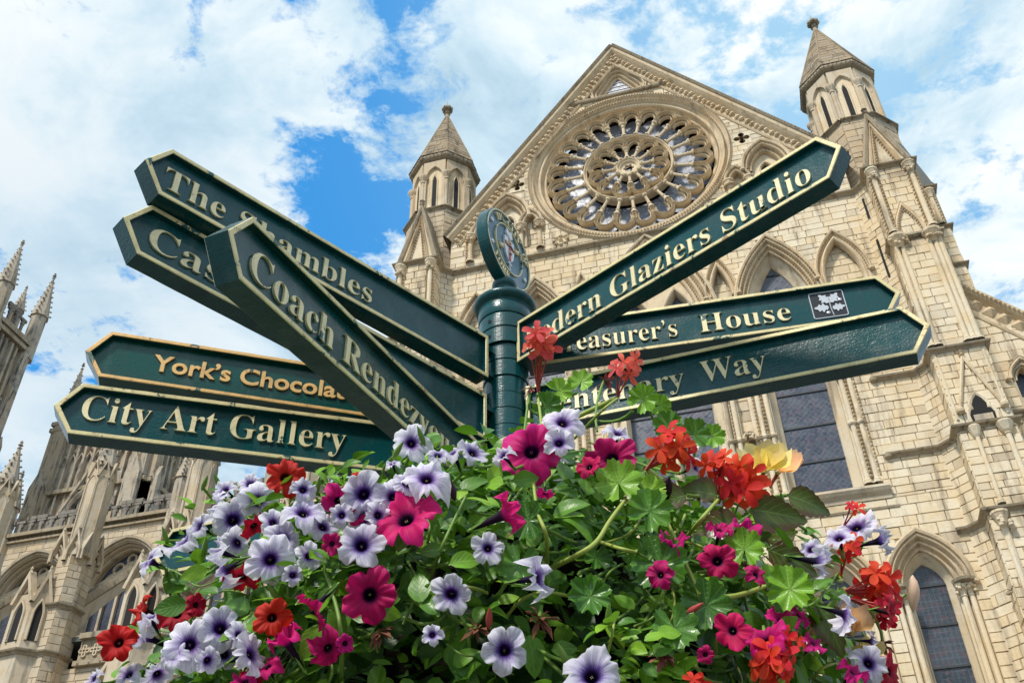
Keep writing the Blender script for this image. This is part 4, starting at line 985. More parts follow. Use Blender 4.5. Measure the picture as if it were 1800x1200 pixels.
# ================================================================== west towers in the distance
def tower(name, label, x0, x1, y0, y1, z0, z1, seed, pin=True, zp=None):
    rt = random.Random(seed); root = thing(name, label, 'church tower', ((x0+x1)/2, y0, -1.6), 'west towers beyond the nave')
    mb = MB(); plan_prism(mb, [(x0, y0), (x1, y0), (x1, y1), (x0, y1)], z0, z1); B_ = mb.build('tower_wall', M['tower'], root)
    wd = x1-x0
    for (fr, L) in (face((x0, y0), (x1, y0)), face((x1, y0), (x1, y1))):
        # angle buttresses, stepped, with gablets
        for s_ in (0, 1):
            for (w_, zt, d_) in ((.15, z1-1, .7), (.13, z1-(z1-z0)*.35, 1.3), (.11, z1-(z1-z0)*.7, 1.9)):
                a0 = 0 if s_ == 0 else L-L*w_
                mb = MB(); mb.box(fr, a0, a0+L*w_, z0, zt, -.1, d_, rt.random()); mb.prism(Fr(fr(a0, zt, 0), fr.u, fr.w), [(0, 0), (L*w_, 0), (L*w_/2, L*w_*1.4)], -.1, d_); mb.build('tower_buttress', M['tower'], B_)
        # blind panel tracery in tall strips
        mb = MB(); n_ = max(5, int(L/1.35))
        for k in range(n_+1):
            x = L*.15+k*(L*.7)/n_
            mb.box(fr, x-.13, x+.13, z0, z1-1.2, -.05, .35+.15*(k % 2), rt.random())
            if k < n_:
                for j in range(5):
                    zc_ = z0+(z1-z0)*(j+.9)/5.2; w2 = L*.35/n_
                    mb.sweep(fr, arc_pts(x+w2, w2*.9, zc_, zc_+1.6, 5), [(-.05, 0), (0, .32), (.12, .3), (.16, 0)]); mb.pyr(fr, x+w2, zc_+2.0, .1, .3, .4)
        stuff(mb.build('panel_tracery', M['tower'], B_))
        c = L/2; zs = z0+(z1-z0)*.42
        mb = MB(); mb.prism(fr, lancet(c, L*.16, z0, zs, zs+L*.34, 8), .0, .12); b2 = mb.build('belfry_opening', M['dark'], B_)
        mb = MB(); mb.sweep(fr, lancet(c, L*.16, z0, zs, zs+L*.34, 10), [(-.1, .1), (0, .6), (.3, .8), (.5, .7), (.6, 0)]); mb.sweep(fr, [(c-L*.22, zs+.5), (c, zs+L*.52), (c+L*.22, zs+.5)], [(-.15, .3), (0, .9), (.3, .9), (.3, .2)]); mb.build('arch_moulding', M['tower'], b2)
        for q in (-1, 0, 1):
            mb = MB(); mb.box(fr, c+q*L*.08-.13, c+q*L*.08+.13, z0, zs+L*.2, .1, .45); mb.build('mullion', M['tower'], b2)
        for z in (z0+(z1-z0)*.3, z0+(z1-z0)*.62, z1-1.0, z1-.2):
            mb = MB(); mb.box(fr, -.3, L+.3, z, z+.45, -.2, .75, .1); mb.build('string_course', M['string'], B_)
    if pin:
        H = zp-z1
        for (fr, L) in (face((x0, y0), (x1, y0)), face((x1, y0), (x1, y1))):
            pf = Fr(fr(0, 0, .3), fr.u, fr.w); parapet(pf, 1, L-1, z1+.2, 2.6, B_, 1.0)
            pinnacle(*fr(L/2, 0, -.2)[:2], z1, z1+3.0, .55, 3.4, B_, M['tower'], 6)
        for (x, y) in ((x0, y0), (x1, y0), (x1, y1), (x0, y1)): pinnacle(x, y, z1-1.5, z1+H*.40, .78, H*.60, B_, M['tower'], 9)
    return root

tower('west_tower', 'pinnacled church tower cut off by the left edge of the picture', -74, -67.9, 24.4, 30, 30, 66, 1, True, 76.6)
tower('west_tower', 'weathered tower with blind tracery rising just behind the pierced parapet', -66.4, -53.8, 36, 43, 36, 59.5, 2, False)
pinnacle(-65.9, 36.2, 59.5, 61.5, .7, 6.5, bpy.data.objects['west_tower.001'], M['tower'])

# ================================================================== fingerpost
PX, PY = 2.302, -33.748
post = thing('fingerpost', 'green cast iron fingerpost with eight gold-rimmed arms and a round crest on top', 'signpost', (PX, PY, -1.6))
def collar(z0, z1, r0, r1, name='collar', lab=None, seg=72):
    mb = MB(); d = .0035
    mb.lathe((PX, PY, 0), [(r0-.004, z0), (r0-.0006, z0+.0006), (r0, z0+.002), (r1, z1-.002), (r1-.0006, z1-.0006), (r1-.004, z1)], seg); o = mb.build(name, M['green'], post, smooth=False)
    return o
mb = MB(); mb.lathe((PX, PY, 0), [(.11, -1.6), (.11, -1.2), (.09, -1.15), (.062, -1.0), (.054, .9), (.054, 1.98)], 40); mb.build('shaft', M['green'], post, smooth=True)
zr = [1.925, 1.872, 1.815, 1.757, 1.700, 1.643, 1.589, 1.533, 1.477, 1.421, 1.365, 1.309, 1.25]
for i in range(len(zr)-1):
    r_ = (.0800, .0775, .0690, .0675)[i] if i < 4 else .0635+(.0008 if i % 2 else 0); c_ = collar(zr[i+1]+.0004, zr[i]-.0004, r_, r_)
    for az_ in ((200, 20) if i < 4 else (205,)):
        a = R(az_+i*3); fr = Fr((PX+math.sin(a)*r_, PY+math.cos(a)*r_, (zr[i]+zr[i+1])/2), (math.cos(a), -math.sin(a), 0), (math.sin(a), math.cos(a), 0))
        if i in (0, 1, 2, 6, 7):
            mb = MB(); mb.lathe((0, -.002), [(0, .0006), (.0042, .0008), (.0058, .0018), (.0066, .0012), (.0068, -.001)], 12, fr=fr); mb.build('screw_hole', M['dark'] if i != 6 else M['green'], c_)
mb = MB(); mb.lathe((PX, PY, 0), [(.060, 1.926), (.081, 1.9265), (.0825, 1.929), (.0825, 1.975), (.0805, 1.978), (.0805, 1.981), (.085, 1.983), (.094, 1.990), (.0985, 1.998), (.0975, 2.006), (.092, 2.013), (.078, 2.022), (.060, 2.034), (.043, 2.050), (.033, 2.064), (.030, 2.074), (.0315, 2.078), (.037, 2.084), (.040, 2.093), (.039, 2.102), (.034, 2.110), (.028, 2.114), (.0, 2.116)], 56); mb.build('cap', M['green'], post, smooth=True)

# crest disc
ang = R(13.4); zc = 2.248; RD = .147; TH = .041
du = np.array([math.sin(ang), math.cos(ang), 0]); dn = np.array([math.cos(ang), -math.sin(ang), 0])
# text must read left to right seen from the +dn side: u = z x n
fu = np.cross([0, 0, 1.], dn)
DF = Fr((PX, PY, zc), fu, dn)
mb = MB(); c0 = TH/2
mb.lathe((0, 0), [(RD-.030, -c0+.004), (RD-.010, -c0+.003), (RD-.006, -c0), (RD-.002, -c0+.001), (RD, -c0+.004), (RD, c0-.004), (RD-.002, c0-.001), (RD-.004, c0)], 72, fr=DF); disc = mb.build('crest_disc', M['green'], post, smooth=False)
mb = MB(); mb.lathe((0, 0), [(RD-.0045, c0-.002), (RD-.0045, c0+.0005), (RD-.009, c0+.0005), (RD-.009, c0-.004)], 72, fr=DF); mb.build('rim', M['letter'], disc)
mb = MB(); mb.prism(DF, [((RD-.007)*math.cos(q*math.pi/36), (RD-.007)*math.sin(q*math.pi/36)) for q in range(72)], -c0+.004, c0-.0055); mb.build('crest_field', M['green_skyreflect'], disc)
mb = MB(); q_ = [(.088*math.sin(a*math.pi/32), .095*math.cos(a*math.pi/32)) for a in range(64)]
mb.sweep(DF, q_, [(-.0018, c0-.006), (-.0018, c0+.0005), (.0018, c0+.0005), (.0018, c0-.006)], True); mb.build('ring', M['letter'], disc)
sh_ = [(-.030, .048), (0, .052), (.030, .048), (.031, .0), (.024, -.028), (.010, -.045), (0, -.052), (-.010, -.045), (-.024, -.028), (-.031, 0)]
def ccw(p): return p if sum(p[i-1][0]*p[i][1]-p[i][0]*p[i-1][1] for i in range(len(p))) > 0 else p[::-1]
mb = MB(); mb.prism(DF, ccw([(x, z-.004) for x, z in sh_]), c0-.006, c0+.0005); sd2 = mb.build('shield', M['white_paint'], disc)
mb = MB()
mb.box(DF, -.0065, .0065, -.050, .044, c0, c0+.0022); mb.build('cross', M['red_paint'], sd2)
mb = MB(); mb.box(DF, -.029, .029, .006, .019, c0, c0+.0025); mb.build('cross', M['red_paint'], sd2)
for (x, z) in ((-.019, .0125), (.019, .0125), (0, .030), (0, .0125), (0, -.018)):       # gold lions on the cross
    mb = MB()
    for (a, b, r_) in ((-.006, .001, .0032), (-.001, .0005, .0036), (.005, .002, .0034), (.0085, .005, .0026), (-.008, .005, .0014), (-.005, -.004, .0014), (.004, -.004, .0014), (.009, -.002, .0012)):
        mb.lathe((x+a, z+b), [(r_, c0+.0015), (r_*.8, c0+.0045), (0, c0+.0052)], 6, fr=DF)
    mb.build('lion', M['letter'], sd2)
for k, (x, z, s_) in enumerate(((-.052, -.022, 1), (.052, .028, 1))):                  # supporters beside the shield
    mb = MB()
    for (a, b, r_) in ((-.008, 0, .006), (0, .002, .007), (.007, .006, .006), (.011, .011, .004), (-.010, -.009, .003), (-.003, -.009, .003), (.006, -.006, .003), (-.013, .008, .002)):
        mb.lathe((x+a*s_, z+b), [(r_, c0-.006), (r_*.9, c0+.002), (0, c0+.004)], 7, fr=DF)
    mb.build('gold_beast', M['letter'], disc)
mb = MB(); mb.prism(DF, ccw([(-.006, .05), (-.022, .062), (-.016, .086), (0, .078), (.014, .088), (.022, .062), (.008, .05)]), c0-.006, c0+.001); mb.build('cap_of_maintenance', M['white_paint'], disc)
mb = MB(); mb.prism(DF, ccw([(-.0025, -.058), (-.0025, -.095), (.0025, -.095), (.0025, -.058)]), c0-.006, c0+.001); mb.prism(DF, ccw([(-.012, -.062), (-.012, -.068), (.012, -.068), (.012, -.062)]), c0-.006, c0+.0015); mb.build('sword_hilt', M['silver'], disc)
mb = MB(); mb.tube([DF(-.020, .088, c0-.002), DF(.004, .038, c0+.002)], [.0012, .0028], 6); mb.build('mace', M['silver'], disc)
for a in (205, 158, 270+65):
    mb = MB(); x, z = .118*math.cos(R(a)), .118*math.sin(R(a)); mb.lathe((x, z), [(.0085, c0-.006), (.0085, c0-.001), (.006, c0+.001), (0, c0+.0012)], 14, fr=DF); mb.build('rose_boss', M['white_paint'], disc)

# ---- lettering: outlines of a serif face, one object per letter
def serif(t):
    o = ''
    for ch in t:
        if 'A' <= ch <= 'Z': o += chr(0x1D400+ord(ch)-65)
        elif 'a' <= ch <= 'z': o += chr(0x1D41A+ord(ch)-97)
        else: o += ch
    return o
DG = None
def text_mesh(body, bold_sans=False, off=-.010, ext=.03):
    c = bpy.data.curves.new('text', 'FONT'); c.body = body if bold_sans else serif(body); c.size = 1; c.extrude = ext; c.offset = off; c.resolution_u = 5; c.bevel_depth = .004; c.bevel_resolution = 0
    o = bpy.data.objects.new('text', c); COL.objects.link(o); bpy.context.view_layer.update()
    me = bpy.data.meshes.new_from_object(o.evaluated_get(bpy.context.evaluated_depsgraph_get()))
    v = np.array([x.co[:] for x in me.vertices]); f = [tuple(p.vertices) for p in me.polygons]
    bpy.data.objects.remove(o); bpy.data.curves.remove(c); bpy.data.meshes.remove(me)
    return v, f
def islands(v, f):
    key = {}; rep = np.zeros(len(v), int)
    for i, p in enumerate(v):
        k = (round(p[0], 5), round(p[1], 5), round(p[2], 5)); rep[i] = key.setdefault(k, i)
    par = list(range(len(v)))
    def find(a):
        while par[a] != a: par[a] = par[par[a]]; a = par[a]
        return a
    for p in f:
        r = find(rep[p[0]])
        for q in p[1:]: par[find(rep[q])] = r
    g = {}
    for p in f: g.setdefault(find(rep[p[0]]), []).append(p)
    L = []
    for k, fs in g.items():
        ids = sorted({i for p in fs for i in p}); x = v[ids, 0]; L.append([x.min(), x.max(), fs])
    L.sort(key=lambda e: e[0]); out = []
    for e in L:
        if out and (min(out[-1][1], e[1])-max(out[-1][0], e[0])) > .45*min(e[1]-e[0], out[-1][1]-out[-1][0]): out[-1][1] = max(out[-1][1], e[1]); out[-1][2] = out[-1][2]+e[2]
        else: out.append(e)
    return out
CACHE = {}
def word(fr, body, u0, u1, base, cap, c0_, parent, m, sans=False, off=-.02, thick=.005, name='letter'):
    """letters between u0 and u1 on the frame; cap = height of the capitals"""
    v, f = text_mesh(body, sans, off); x0, x1 = v[:, 0].min(), v[:, 0].max(); kx = (u1-u0)/(x1-x0); kz = cap/(.73 if sans else .69)
    zmin, zmax = v[:, 2].min(), v[:, 2].max()
    for (a, b, fs) in islands(v, f):
        ids = sorted({i for p in fs for i in p}); mp = {i: k for k, i in enumerate(ids)}
        pts = [fr(u0+(v[i, 0]-x0)*kx, base+v[i, 1]*kz, c0_+(v[i, 2]-zmin)/(zmax-zmin)*thick) for i in ids]
        mb = MB(); mb.add(pts, [tuple(mp[i] for i in p) for p in fs]); mb.build(name, m, parent)
# curved words on the disc
def arc_word(body, a_mid, span, rad, cap, inward=False):
    v, f = text_mesh(body, False, -.004); x0, x1 = v[:, 0].min(), v[:, 0].max(); kz = cap/.69; zmin, zmax = v[:, 2].min(), v[:, 2].max()
    for (a, b, fs) in islands(v, f):
        ids = sorted({i for p in fs for i in p}); mp = {i: k for k, i in enumerate(ids)}; pts = []
        for i in ids:
            t_ = (v[i, 0]-x0)/(x1-x0)-.5; th = R(a_mid)-(t_*R(span))*(-1 if inward else 1); rr_ = rad+(v[i, 1]*kz if not inward else cap-v[i, 1]*kz)
            pts.append(DF(rr_*math.cos(th), rr_*math.sin(th), c0-.006+(v[i, 2]-zmin)/(zmax-zmin)*.0065))
        mb = MB(); mb.add(pts, [tuple(mp[i] for i in p) for p in fs]); mb.build('letter', M['letter'], disc)
arc_word('THE', 118, 34, .105, .026); arc_word('CITY', 72, 46, .105, .026); arc_word('OF', 22, 22, .105, .026); arc_word('YORK', 270-24, 52, .105, .026, True)

def arm(name_label, az_, z, L, pt, r0=.068, H=.15, T=.052, gold='gold', green='green', cut=.0505, peel=None):
    a = R(az_); d = np.array([math.sin(a), math.cos(a), 0]); n = np.array([-math.cos(a), math.sin(a), 0])
    if n @ (CAM-np.array([PX, PY, 0])) < 0: n = -n
    flip = np.cross([0, 0, 1.], n) @ d < 0        # does text run towards the post?
    v = np.array([0, 0, math.cos(pt)]); u = d*math.cos(pt)+np.array([0, 0, math.sin(pt)])
    o = np.array([PX, PY, z-.1*math.sin(pt)])
    fr = Fr(o, u, n, np.array([0, 0, 1.])*math.cos(pt)-d*math.sin(pt)*0)
    h = H/2; t = T/2; w_ = .0118; dp = .017
    out = [(r0, -h), (L-cut, -h), (L, 0), (L-cut, h), (r0, h)]
    k = w_
    inn = [(r0+k, -h+k), (L-cut-k*.45, -h+k), (L-k*1.28, 0), (L-cut-k*.45, h-k), (r0+k, h-k)]
    mb = MB()
    N_ = 5
    def seg(loop, a_, b_, subdiv=1): pass
    P = []
    # ring: outer wall, face, inner wall - on both sides; edges cut into short pieces so the casting is slightly uneven
    def dens(poly):
        o_ = []
        for i in range(len(poly)):
            p, q = np.array(poly[i]), np.array(poly[(i+1) % len(poly)]); n_ = max(1, int(np.linalg.norm(q-p)/.035)) if True else 1
            for j in range(n_): o_.append(tuple(p+(q-p)*j/n_))
        return o_
    cnt = [max(1, int(math.dist(out[i], out[(i+1) % 5])/.03)) for i in range(5)]
    def dn(poly): return [tuple(np.array(poly[i])+(np.array(poly[(i+1) % 5])-np.array(poly[i]))*j/cnt[i]) for i in range(5) for j in range(cnt[i])]
    O, I = dn(out), dn(inn); m_ = len(O); rq = random.Random(int(z*1000)); jit = [rq.uniform(-.0005, .0005) for _ in range(m_)]
    e = .0018
    for s_ in (1, -1):
        A = [fr(x+jit[i]*.6, y+jit[i]*1.2, s_*(t-e)) for i, (x, y) in enumerate(O)]
        B = [fr(x+(ix-x)*e/w_, y+(iy-y)*e/w_+jit[i]*.6, s_*t) for i, ((x, y), (ix, iy)) in enumerate(zip(O, I))]
        C_ = [fr(ix+(x-ix)*e/w_*.7, iy+(y-iy)*e/w_*.7, s_*t) for (x, y), (ix, iy) in zip(O, I)]
        D_ = [fr(ix, iy, s_*(t-e)) for ix, iy in I]; E_ = [fr(ix, iy, s_*(t-dp)) for ix, iy in I]
        vs = A+B+C_+D_+E_; fs = []; ms = []
        for r_ in range(4):
            for i in range(m_):
                j = (i+1) % m_; fs.append((r_*m_+i, r_*m_+j, (r_+1)*m_+j, (r_+1)*m_+i)); ms.append(1 if r_ in (1, 0) else (1 if r_ == 2 else 0))
        n0 = len(mb.v); mb.v.extend([tuple(map(float, p)) for p in vs])
        for f_, mi in zip(fs, ms): mb.f.append(tuple(q+n0 for q in f_)); mb.t.append(.5); mb.m.append(mi)
    A1 = [fr(x+jit[i]*.6, y+jit[i]*1.2, t-e) for i, (x, y) in enumerate(O)]; A2 = [fr(x+jit[i]*.6, y+jit[i]*1.2, -t+e) for i, (x, y) in enumerate(O)]
    mb.add(A1+A2, [(i, (i+1) % m_, (i+1) % m_+m_, i+m_) for i in range(m_)], .5, 0)
    bd = mb.build('finger_board', [M[green], M[gold]], post); bd['label'] = name_label
    pn = MB(); pn.prism(fr, ccw([(x, y) for x, y in inn]), -t+dp, t-dp); pn.build('panel', M[green], bd)
    br_ = MB(); 
    for zz_ in (-h*.6, h*.6): br_.box(fr, .045, r0+.012, zz_-.008, zz_+.008, -.012, .012)
    for sg in (-1, 1):
        b1 = MB(); b1.box(fr, .045, r0+.006, sg*h*.6-.009, sg*h*.6+.009, -.014, .014); b1.build('bracket', M['green'], bd)
    # frame for the words: runs left to right
    if flip: return bd, Fr(fr.o, -fr.u, fr.w, fr.v), t-dp, True
    return bd, fr, t-dp, False
def put(arm_, txt, ua, ub, base, cap, m='letter', sans=False, off=-.013):
    bd, fr, c_, fl = arm_
    if fl: ua, ub = -ua, -ub
    word(fr, txt, ua, ub, base, cap, c_, bd, M[m], sans, off, thick=.0055)
a_ = arm('arm lettered The Shambles, highest on the left', -152.0, 1.747, 1.185, -.041, .098); put(a_, 'The Shambles', 1.128, .522, -.036, .066)
a_ = arm('arm lettered Castle, its rim chipped and rusty', -150.0, 1.538, 1.177, .015, .10); put(a_, 'Castle', 1.108, .80, -.031, .067)
a_ = arm('arm lettered Coach Rendezvous, pointing at the viewer', -172.1, 1.304, 1.246, -.090, .068); put(a_, 'Coach Rendezvous', 1.163, .335, -.035, .068)
a_ = arm("newer arm lettered York's Chocolate with an orange gold rim", -119.8, 1.588, 1.142, .026, .07, gold='gold_new', green='green2'); put(a_, 'York\u2019s Chocolate', .972, .425, -.021, .053, 'gold_new', True, .018)
a_ = arm('arm lettered City Art Gallery, lowest lettered one on the left', -121.5, 1.431, 1.165, -.016, .07); put(a_, 'City Art Gallery', 1.102, .446, -.023, .074)
a_ = arm('arm lettered Bedern Glaziers Studio, highest on the right', 117.7, 1.818, 1.128, .006, .068); put(a_, 'Bedern Glaziers Studio', .092, 1.033, -.040, .074)
a_ = arm("arm lettered Treasurer's House with a silver oak leaf plate", 85.8, 1.823, 1.143, .009, .07); put(a_, 'Treasurer\u2019s', .135, .512, -.032, .066); put(a_, 'House', .577, .836, -.032, .066)
bd, fr, c_, fl = a_
# oak leaf plate
mb = MB(); sq = [(.898, -.041), (.898, .052), (.992, .052), (.992, -.041)]; sq = rounded(sq, .006, 3)
mb.sweep(fr, sq, [(-.0012, c_-.001), (-.0012, c_+.003), (.0012, c_+.003), (.0012, c_-.001)], True); plate = mb.build('plate_border', M['silver'], bd)
mb = MB(); mb.prism(fr, ccw(sq), c_-.001, c_+.0006); mb.build('plate', simple('black_enamel', (.02, .022, .025), .3), plate)
def oak(cx, cz, ang_, L):
    p = []; n_ = 26
    for sgn in (1, -1):
        rg = range(n_+1) if sgn > 0 else range(n_, -1, -1)
        for i in rg:
            t_ = i/n_; w2 = (math.sin(math.pi*min(1, t_*1.02)**.8)*.30+.02)*L*(1+.30*math.sin(t_*math.pi*7)); p.append((t_*L, sgn*w2))
    ca, sa = math.cos(R(ang_)), math.sin(R(ang_)); return [(cx+x*ca-z*sa, cz+x*sa+z*ca) for x, z in p]
for (cx, cz, an, L) in ((.949, .012, 128, .040), (.952, .012, 52, .040), (.944, -.006, 176, .040), (.954, -.010, 4, .036)):
    mb = MB(); mb.prism(fr, ccw(oak(cx, cz, an, L)), c_, c_+.0032); mb.build('oak_leaf', M['silver'], plate)
mb = MB(); mb.tube([fr(.953, -.036, c_+.002), fr(.950, -.012, c_+.002), fr(.950, .018, c_+.002)], .0014, 6); mb.build('oak_twig', M['silver'], plate)
for (x, z) in ((.940, -.024), (.980, .018)):
    mb = MB(); mb.lathe((x, z), [(.0055, c_), (.005, c_+.003), (0, c_+.0045)], 10, fr=fr); mb.build('acorn', M['silver'], plate)
a_ = arm('arm lettered Centenary Way, lowest on the right', 97.4, 1.591, 1.144, -.055, .07); put(a_, 'Centenary', .098, .522, -.028, .066); put(a_, 'Way', .568, .739, -.028, .070)
a_ = arm('low blank-looking arm half hidden by flowers at the left', -85, 1.37, 1.125, 0.0, .07)
# ================================================================== basket of flowers round the foot of the arms
HD = np.array([math.sin(-.2673), math.cos(-.2673), 0])
BO = CAM+HD*1.8+np.array([0, 0, .44]); BR_ = .61
rf = random.Random(21)
def shell(px, py, extra):
    """the place on (or beside) the flower mound that lies in this direction"""
    d = ray(px, py); a = BR_+extra; o = CAM-BO; B = o@d; Q = o@o-a*a; D_ = B*B-Q
    t_ = -B-math.sqrt(D_) if D_ > 0 else -B
    return CAM+d*t_
def uvmesh(name, vs, fs, uvs, mats, mi=None, smooth=True):
    me = bpy.data.meshes.new(name); me.from_pydata([tuple(map(float, v)) for v in vs], [], fs)
    uv = me.uv_layers.new(name='uv'); li = np.zeros(len(me.loops), int); me.loops.foreach_get('vertex_index', li)
    uv.data.foreach_set('uv', np.array(uvs, float)[li].ravel())
    for m_ in mats: me.materials.append(m_)
    if mi is not None: me.polygons.foreach_set('material_index', mi)
    if smooth: me.shade_smooth()
    return me
def petal_mat(name, throat, mid, body, edge, vein, veinamt=.5, transl=.35, reach=.40):
    m, t, b, o = mat(name)
    uvn = t.new('ShaderNodeUVMap'); sx = t.new('ShaderNodeSeparateXYZ'); t.put(sx.inputs[0], uvn.outputs[0]); u, v = sx.outputs[0], sx.outputs[1]
    oi = t.new('ShaderNodeObjectInfo')
    cm = t.new('ShaderNodeCombineXYZ'); t.put(cm.inputs[0], t.math('MULTIPLY', u, 9.)); t.put(cm.inputs[1], t.math('MULTIPLY', v, 1.2)); t.put(cm.inputs[2], t.math('MULTIPLY', oi.outputs['Random'], 40))
    vn = t.noise(cm.outputs[0], 2.2, 4, .75)
    reachv = t.math('ADD', v, t.math('MULTIPLY', t.math('SUBTRACT', .5, vn), .42))
    c = t.mix(t.mapr(v, .5, 1.0), body, edge)
    c = t.mix(t.math('MULTIPLY', t.mapr(vn, .52, .66), veinamt*.6), c, vein)
    c = t.mix(t.math('MULTIPLY', t.mapr(t.math('ADD', v, t.math('MULTIPLY', t.math('SUBTRACT', .5, vn), 1.1)), reach+.30, reach+.02), veinamt*.55), c, vein)
    c = t.mix(t.mapr(reachv, reach+.08, reach-.14), c, mid)
    c = t.mix(t.mapr(v, .31, .17), c, throat)
    gp_ = t.new('ShaderNodeNewGeometry'); br2 = t.math('MULTIPLY', t.mapr(t.noise(gp_.outputs['Position'], 55, 4, .65), .60, .70), t.mapr(v, .72, 1.0)); c = t.mix(t.math('MULTIPLY', br2, .6), c, (.40, .24, .12))
    hs = t.new('ShaderNodeHueSaturation'); t.put(hs.inputs['Value'], t.mapr(oi.outputs['Random'], 0, 1, .82, 1.08)); t.put(hs.inputs['Hue'], t.mapr(oi.outputs['Random'], 0, 1, .49, .508)); t.put(hs.inputs['Color'], c); c = hs.outputs[0]
    t.put(b.inputs['Base Color'], c); b.inputs['Roughness'].default_value = .55; b.inputs['Specular IOR Level'].default_value = .25
    bump(t, b, vn, .35, .002)
    tr = t.new('ShaderNodeBsdfTranslucent'); t.put(tr.inputs[0], c); mx = t.new('ShaderNodeMixShader'); mx.inputs[0].default_value = transl
    t.l.new(b.outputs[0], mx.inputs[1]); t.l.new(tr.outputs[0], mx.inputs[2]); t.l.new(mx.outputs[0], o.inputs[0]); return m
M['p_white'] = petal_mat('lilac_petal', (.010, .002, .030), (.12, .045, .30), (.80, .755, .89), (.92, .89, .95), (.43, .30, .66), .85, .4, .40)
M['p_mag'] = petal_mat('magenta_petal', (.018, .0, .022), (.22, .0, .12), (.72, .006, .17), (.85, .02, .27), (.34, .0, .11), .9, .35, .30)
M['p_crim'] = petal_mat('crimson_magenta_petal', (.012, .0, .015), (.15, .0, .08), (.55, .003, .10), (.64, .006, .15), (.22, .0, .07), .6, .3, .28)
M['p_red'] = petal_mat('red_petal', (.02, .0, .003), (.16, .001, .004), (.52, .006, .008), (.60, .010, .010), (.25, .0, .004), .5, .3, .22)
M['p_ger'] = petal_mat('scarlet_petal', (.45, .02, .02), (.60, .03, .02), (.80, .045, .02), (.85, .06, .03), (.5, .01, .01), .5, .35, .1)
M['p_coral'] = petal_mat('coral_petal', (.6, .06, .05), (.70, .08, .06), (.86, .11, .09), (.88, .16, .13), (.6, .03, .03), .5, .35, .1)
M['p_yel'] = petal_mat('yellow_petal', (.85, .60, .08), (.92, .72, .12), (.95, .74, .16), (.95, .80, .40), (.85, .55, .10), .8, .35, .1)
M['p_org'] = petal_mat('orange_petal', (.8, .3, .05), (.88, .38, .10), (.93, .50, .20), (.95, .60, .38), (.7, .15, .03), .4, .35, .1)
def leaf_mat(name, a, b_, vein, edge=None, rough=.38, transl=.25):
    m, t, b, o = mat(name)
    uvn = t.new('ShaderNodeUVMap'); sx = t.new('ShaderNodeSeparateXYZ'); t.put(sx.inputs[0], uvn.outputs[0]); u, v = sx.outputs[0], sx.outputs[1]
    oi = t.new('ShaderNodeObjectInfo'); g = t.new('ShaderNodeNewGeometry'); n = t.noise(g.outputs['Position'], 38, 4, .6)
    c = t.mix(t.mapr(oi.outputs['Random'], 0, 1, 0, 1, False), a, b_)
    c = t.mix(t.mapr(n, .35, .75, 0, .6), c, tuple(x*.55 for x in a))
    au = t.math('ABSOLUTE', u)                          # u: -1..1 across, v: 0..1 along
    mid = t.mapr(au, .07, .02)
    w1 = t.math('FRACT', t.math('SUBTRACT', t.math('MULTIPLY', v, 6.), t.math('MULTIPLY', au, 2.2)))
    side = t.math('MULTIPLY', t.mapr(t.math('ABSOLUTE', t.math('SUBTRACT', w1, .5)), .10, .03), .6)
    c = t.mix(t.math('MULTIPLY', t.math('MAXIMUM', mid, side), .7), c, vein)
    c = t.mix(t.math('MULTIPLY', t.mapr(t.noise(g.outputs['Position'], 75, 3, .6), .66, .72), .55), c, (.20, .13, .03))
    if edge: c = t.mix(t.math('MULTIPLY', t.mapr(t.math('ADD', au, t.math('MULTIPLY', n, .5)), .7, 1.1), .8), c, edge)
    t.put(b.inputs['Base Color'], c); b.inputs['Roughness'].default_value = rough; b.inputs['Specular IOR Level'].default_value = .45
    bump(t, b, t.math('ADD', n, t.math('MULTIPLY', side, -.6)), .5, .002)
    tr = t.new('ShaderNodeBsdfTranslucent'); t.put(tr.inputs[0], t.mix(.5, c, (.14, .34, .02))); mx = t.new('ShaderNodeMixShader'); mx.inputs[0].default_value = transl
    t.l.new(b.outputs[0], mx.inputs[1]); t.l.new(tr.outputs[0], mx.inputs[2]); t.l.new(mx.outputs[0], o.inputs[0]); return m
M['leaf'] = leaf_mat('petunia_leaf', (.060, .185, .014), (.16, .36, .022), (.22, .40, .07))
M['lime'] = leaf_mat('young_leaf', (.18, .42, .020), (.32, .56, .03), (.36, .58, .10))
M['ger_leaf'] = leaf_mat('geranium_leaf', (.045, .165, .018), (.13, .31, .025), (.17, .35, .07), None, .3)
M['beg_leaf'] = leaf_mat('begonia_leaf', (.075, .085, .018), (.10, .13, .02), (.16, .28, .05), (.09, .022, .012), .3)
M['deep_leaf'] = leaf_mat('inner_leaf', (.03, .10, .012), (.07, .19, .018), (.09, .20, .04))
M['stem'] = simple('green_stem', (.16, .27, .045), .5, 0, .4, (60, .3, .002))
M['stem_y'] = simple('yellow_green_stem', (.32, .38, .07), .5, 0, .4, (60, .3, .002))
M['pedicel'] = simple('red_flower_stalk', (.42, .06, .05), .5)
M['dry'] = simple('withered_brown', (.16, .06, .03), .8, 0, .3, (90, .6, .004))
M['wilt'] = simple('withered_pink', (.33, .09, .085), .7)
M['bud_y'] = simple('pale_bud', (.62, .50, .24), .5)
M['coir'] = simple('coir_liner', (.018, .015, .010), 1, 0, .1, (40, .8, .02))

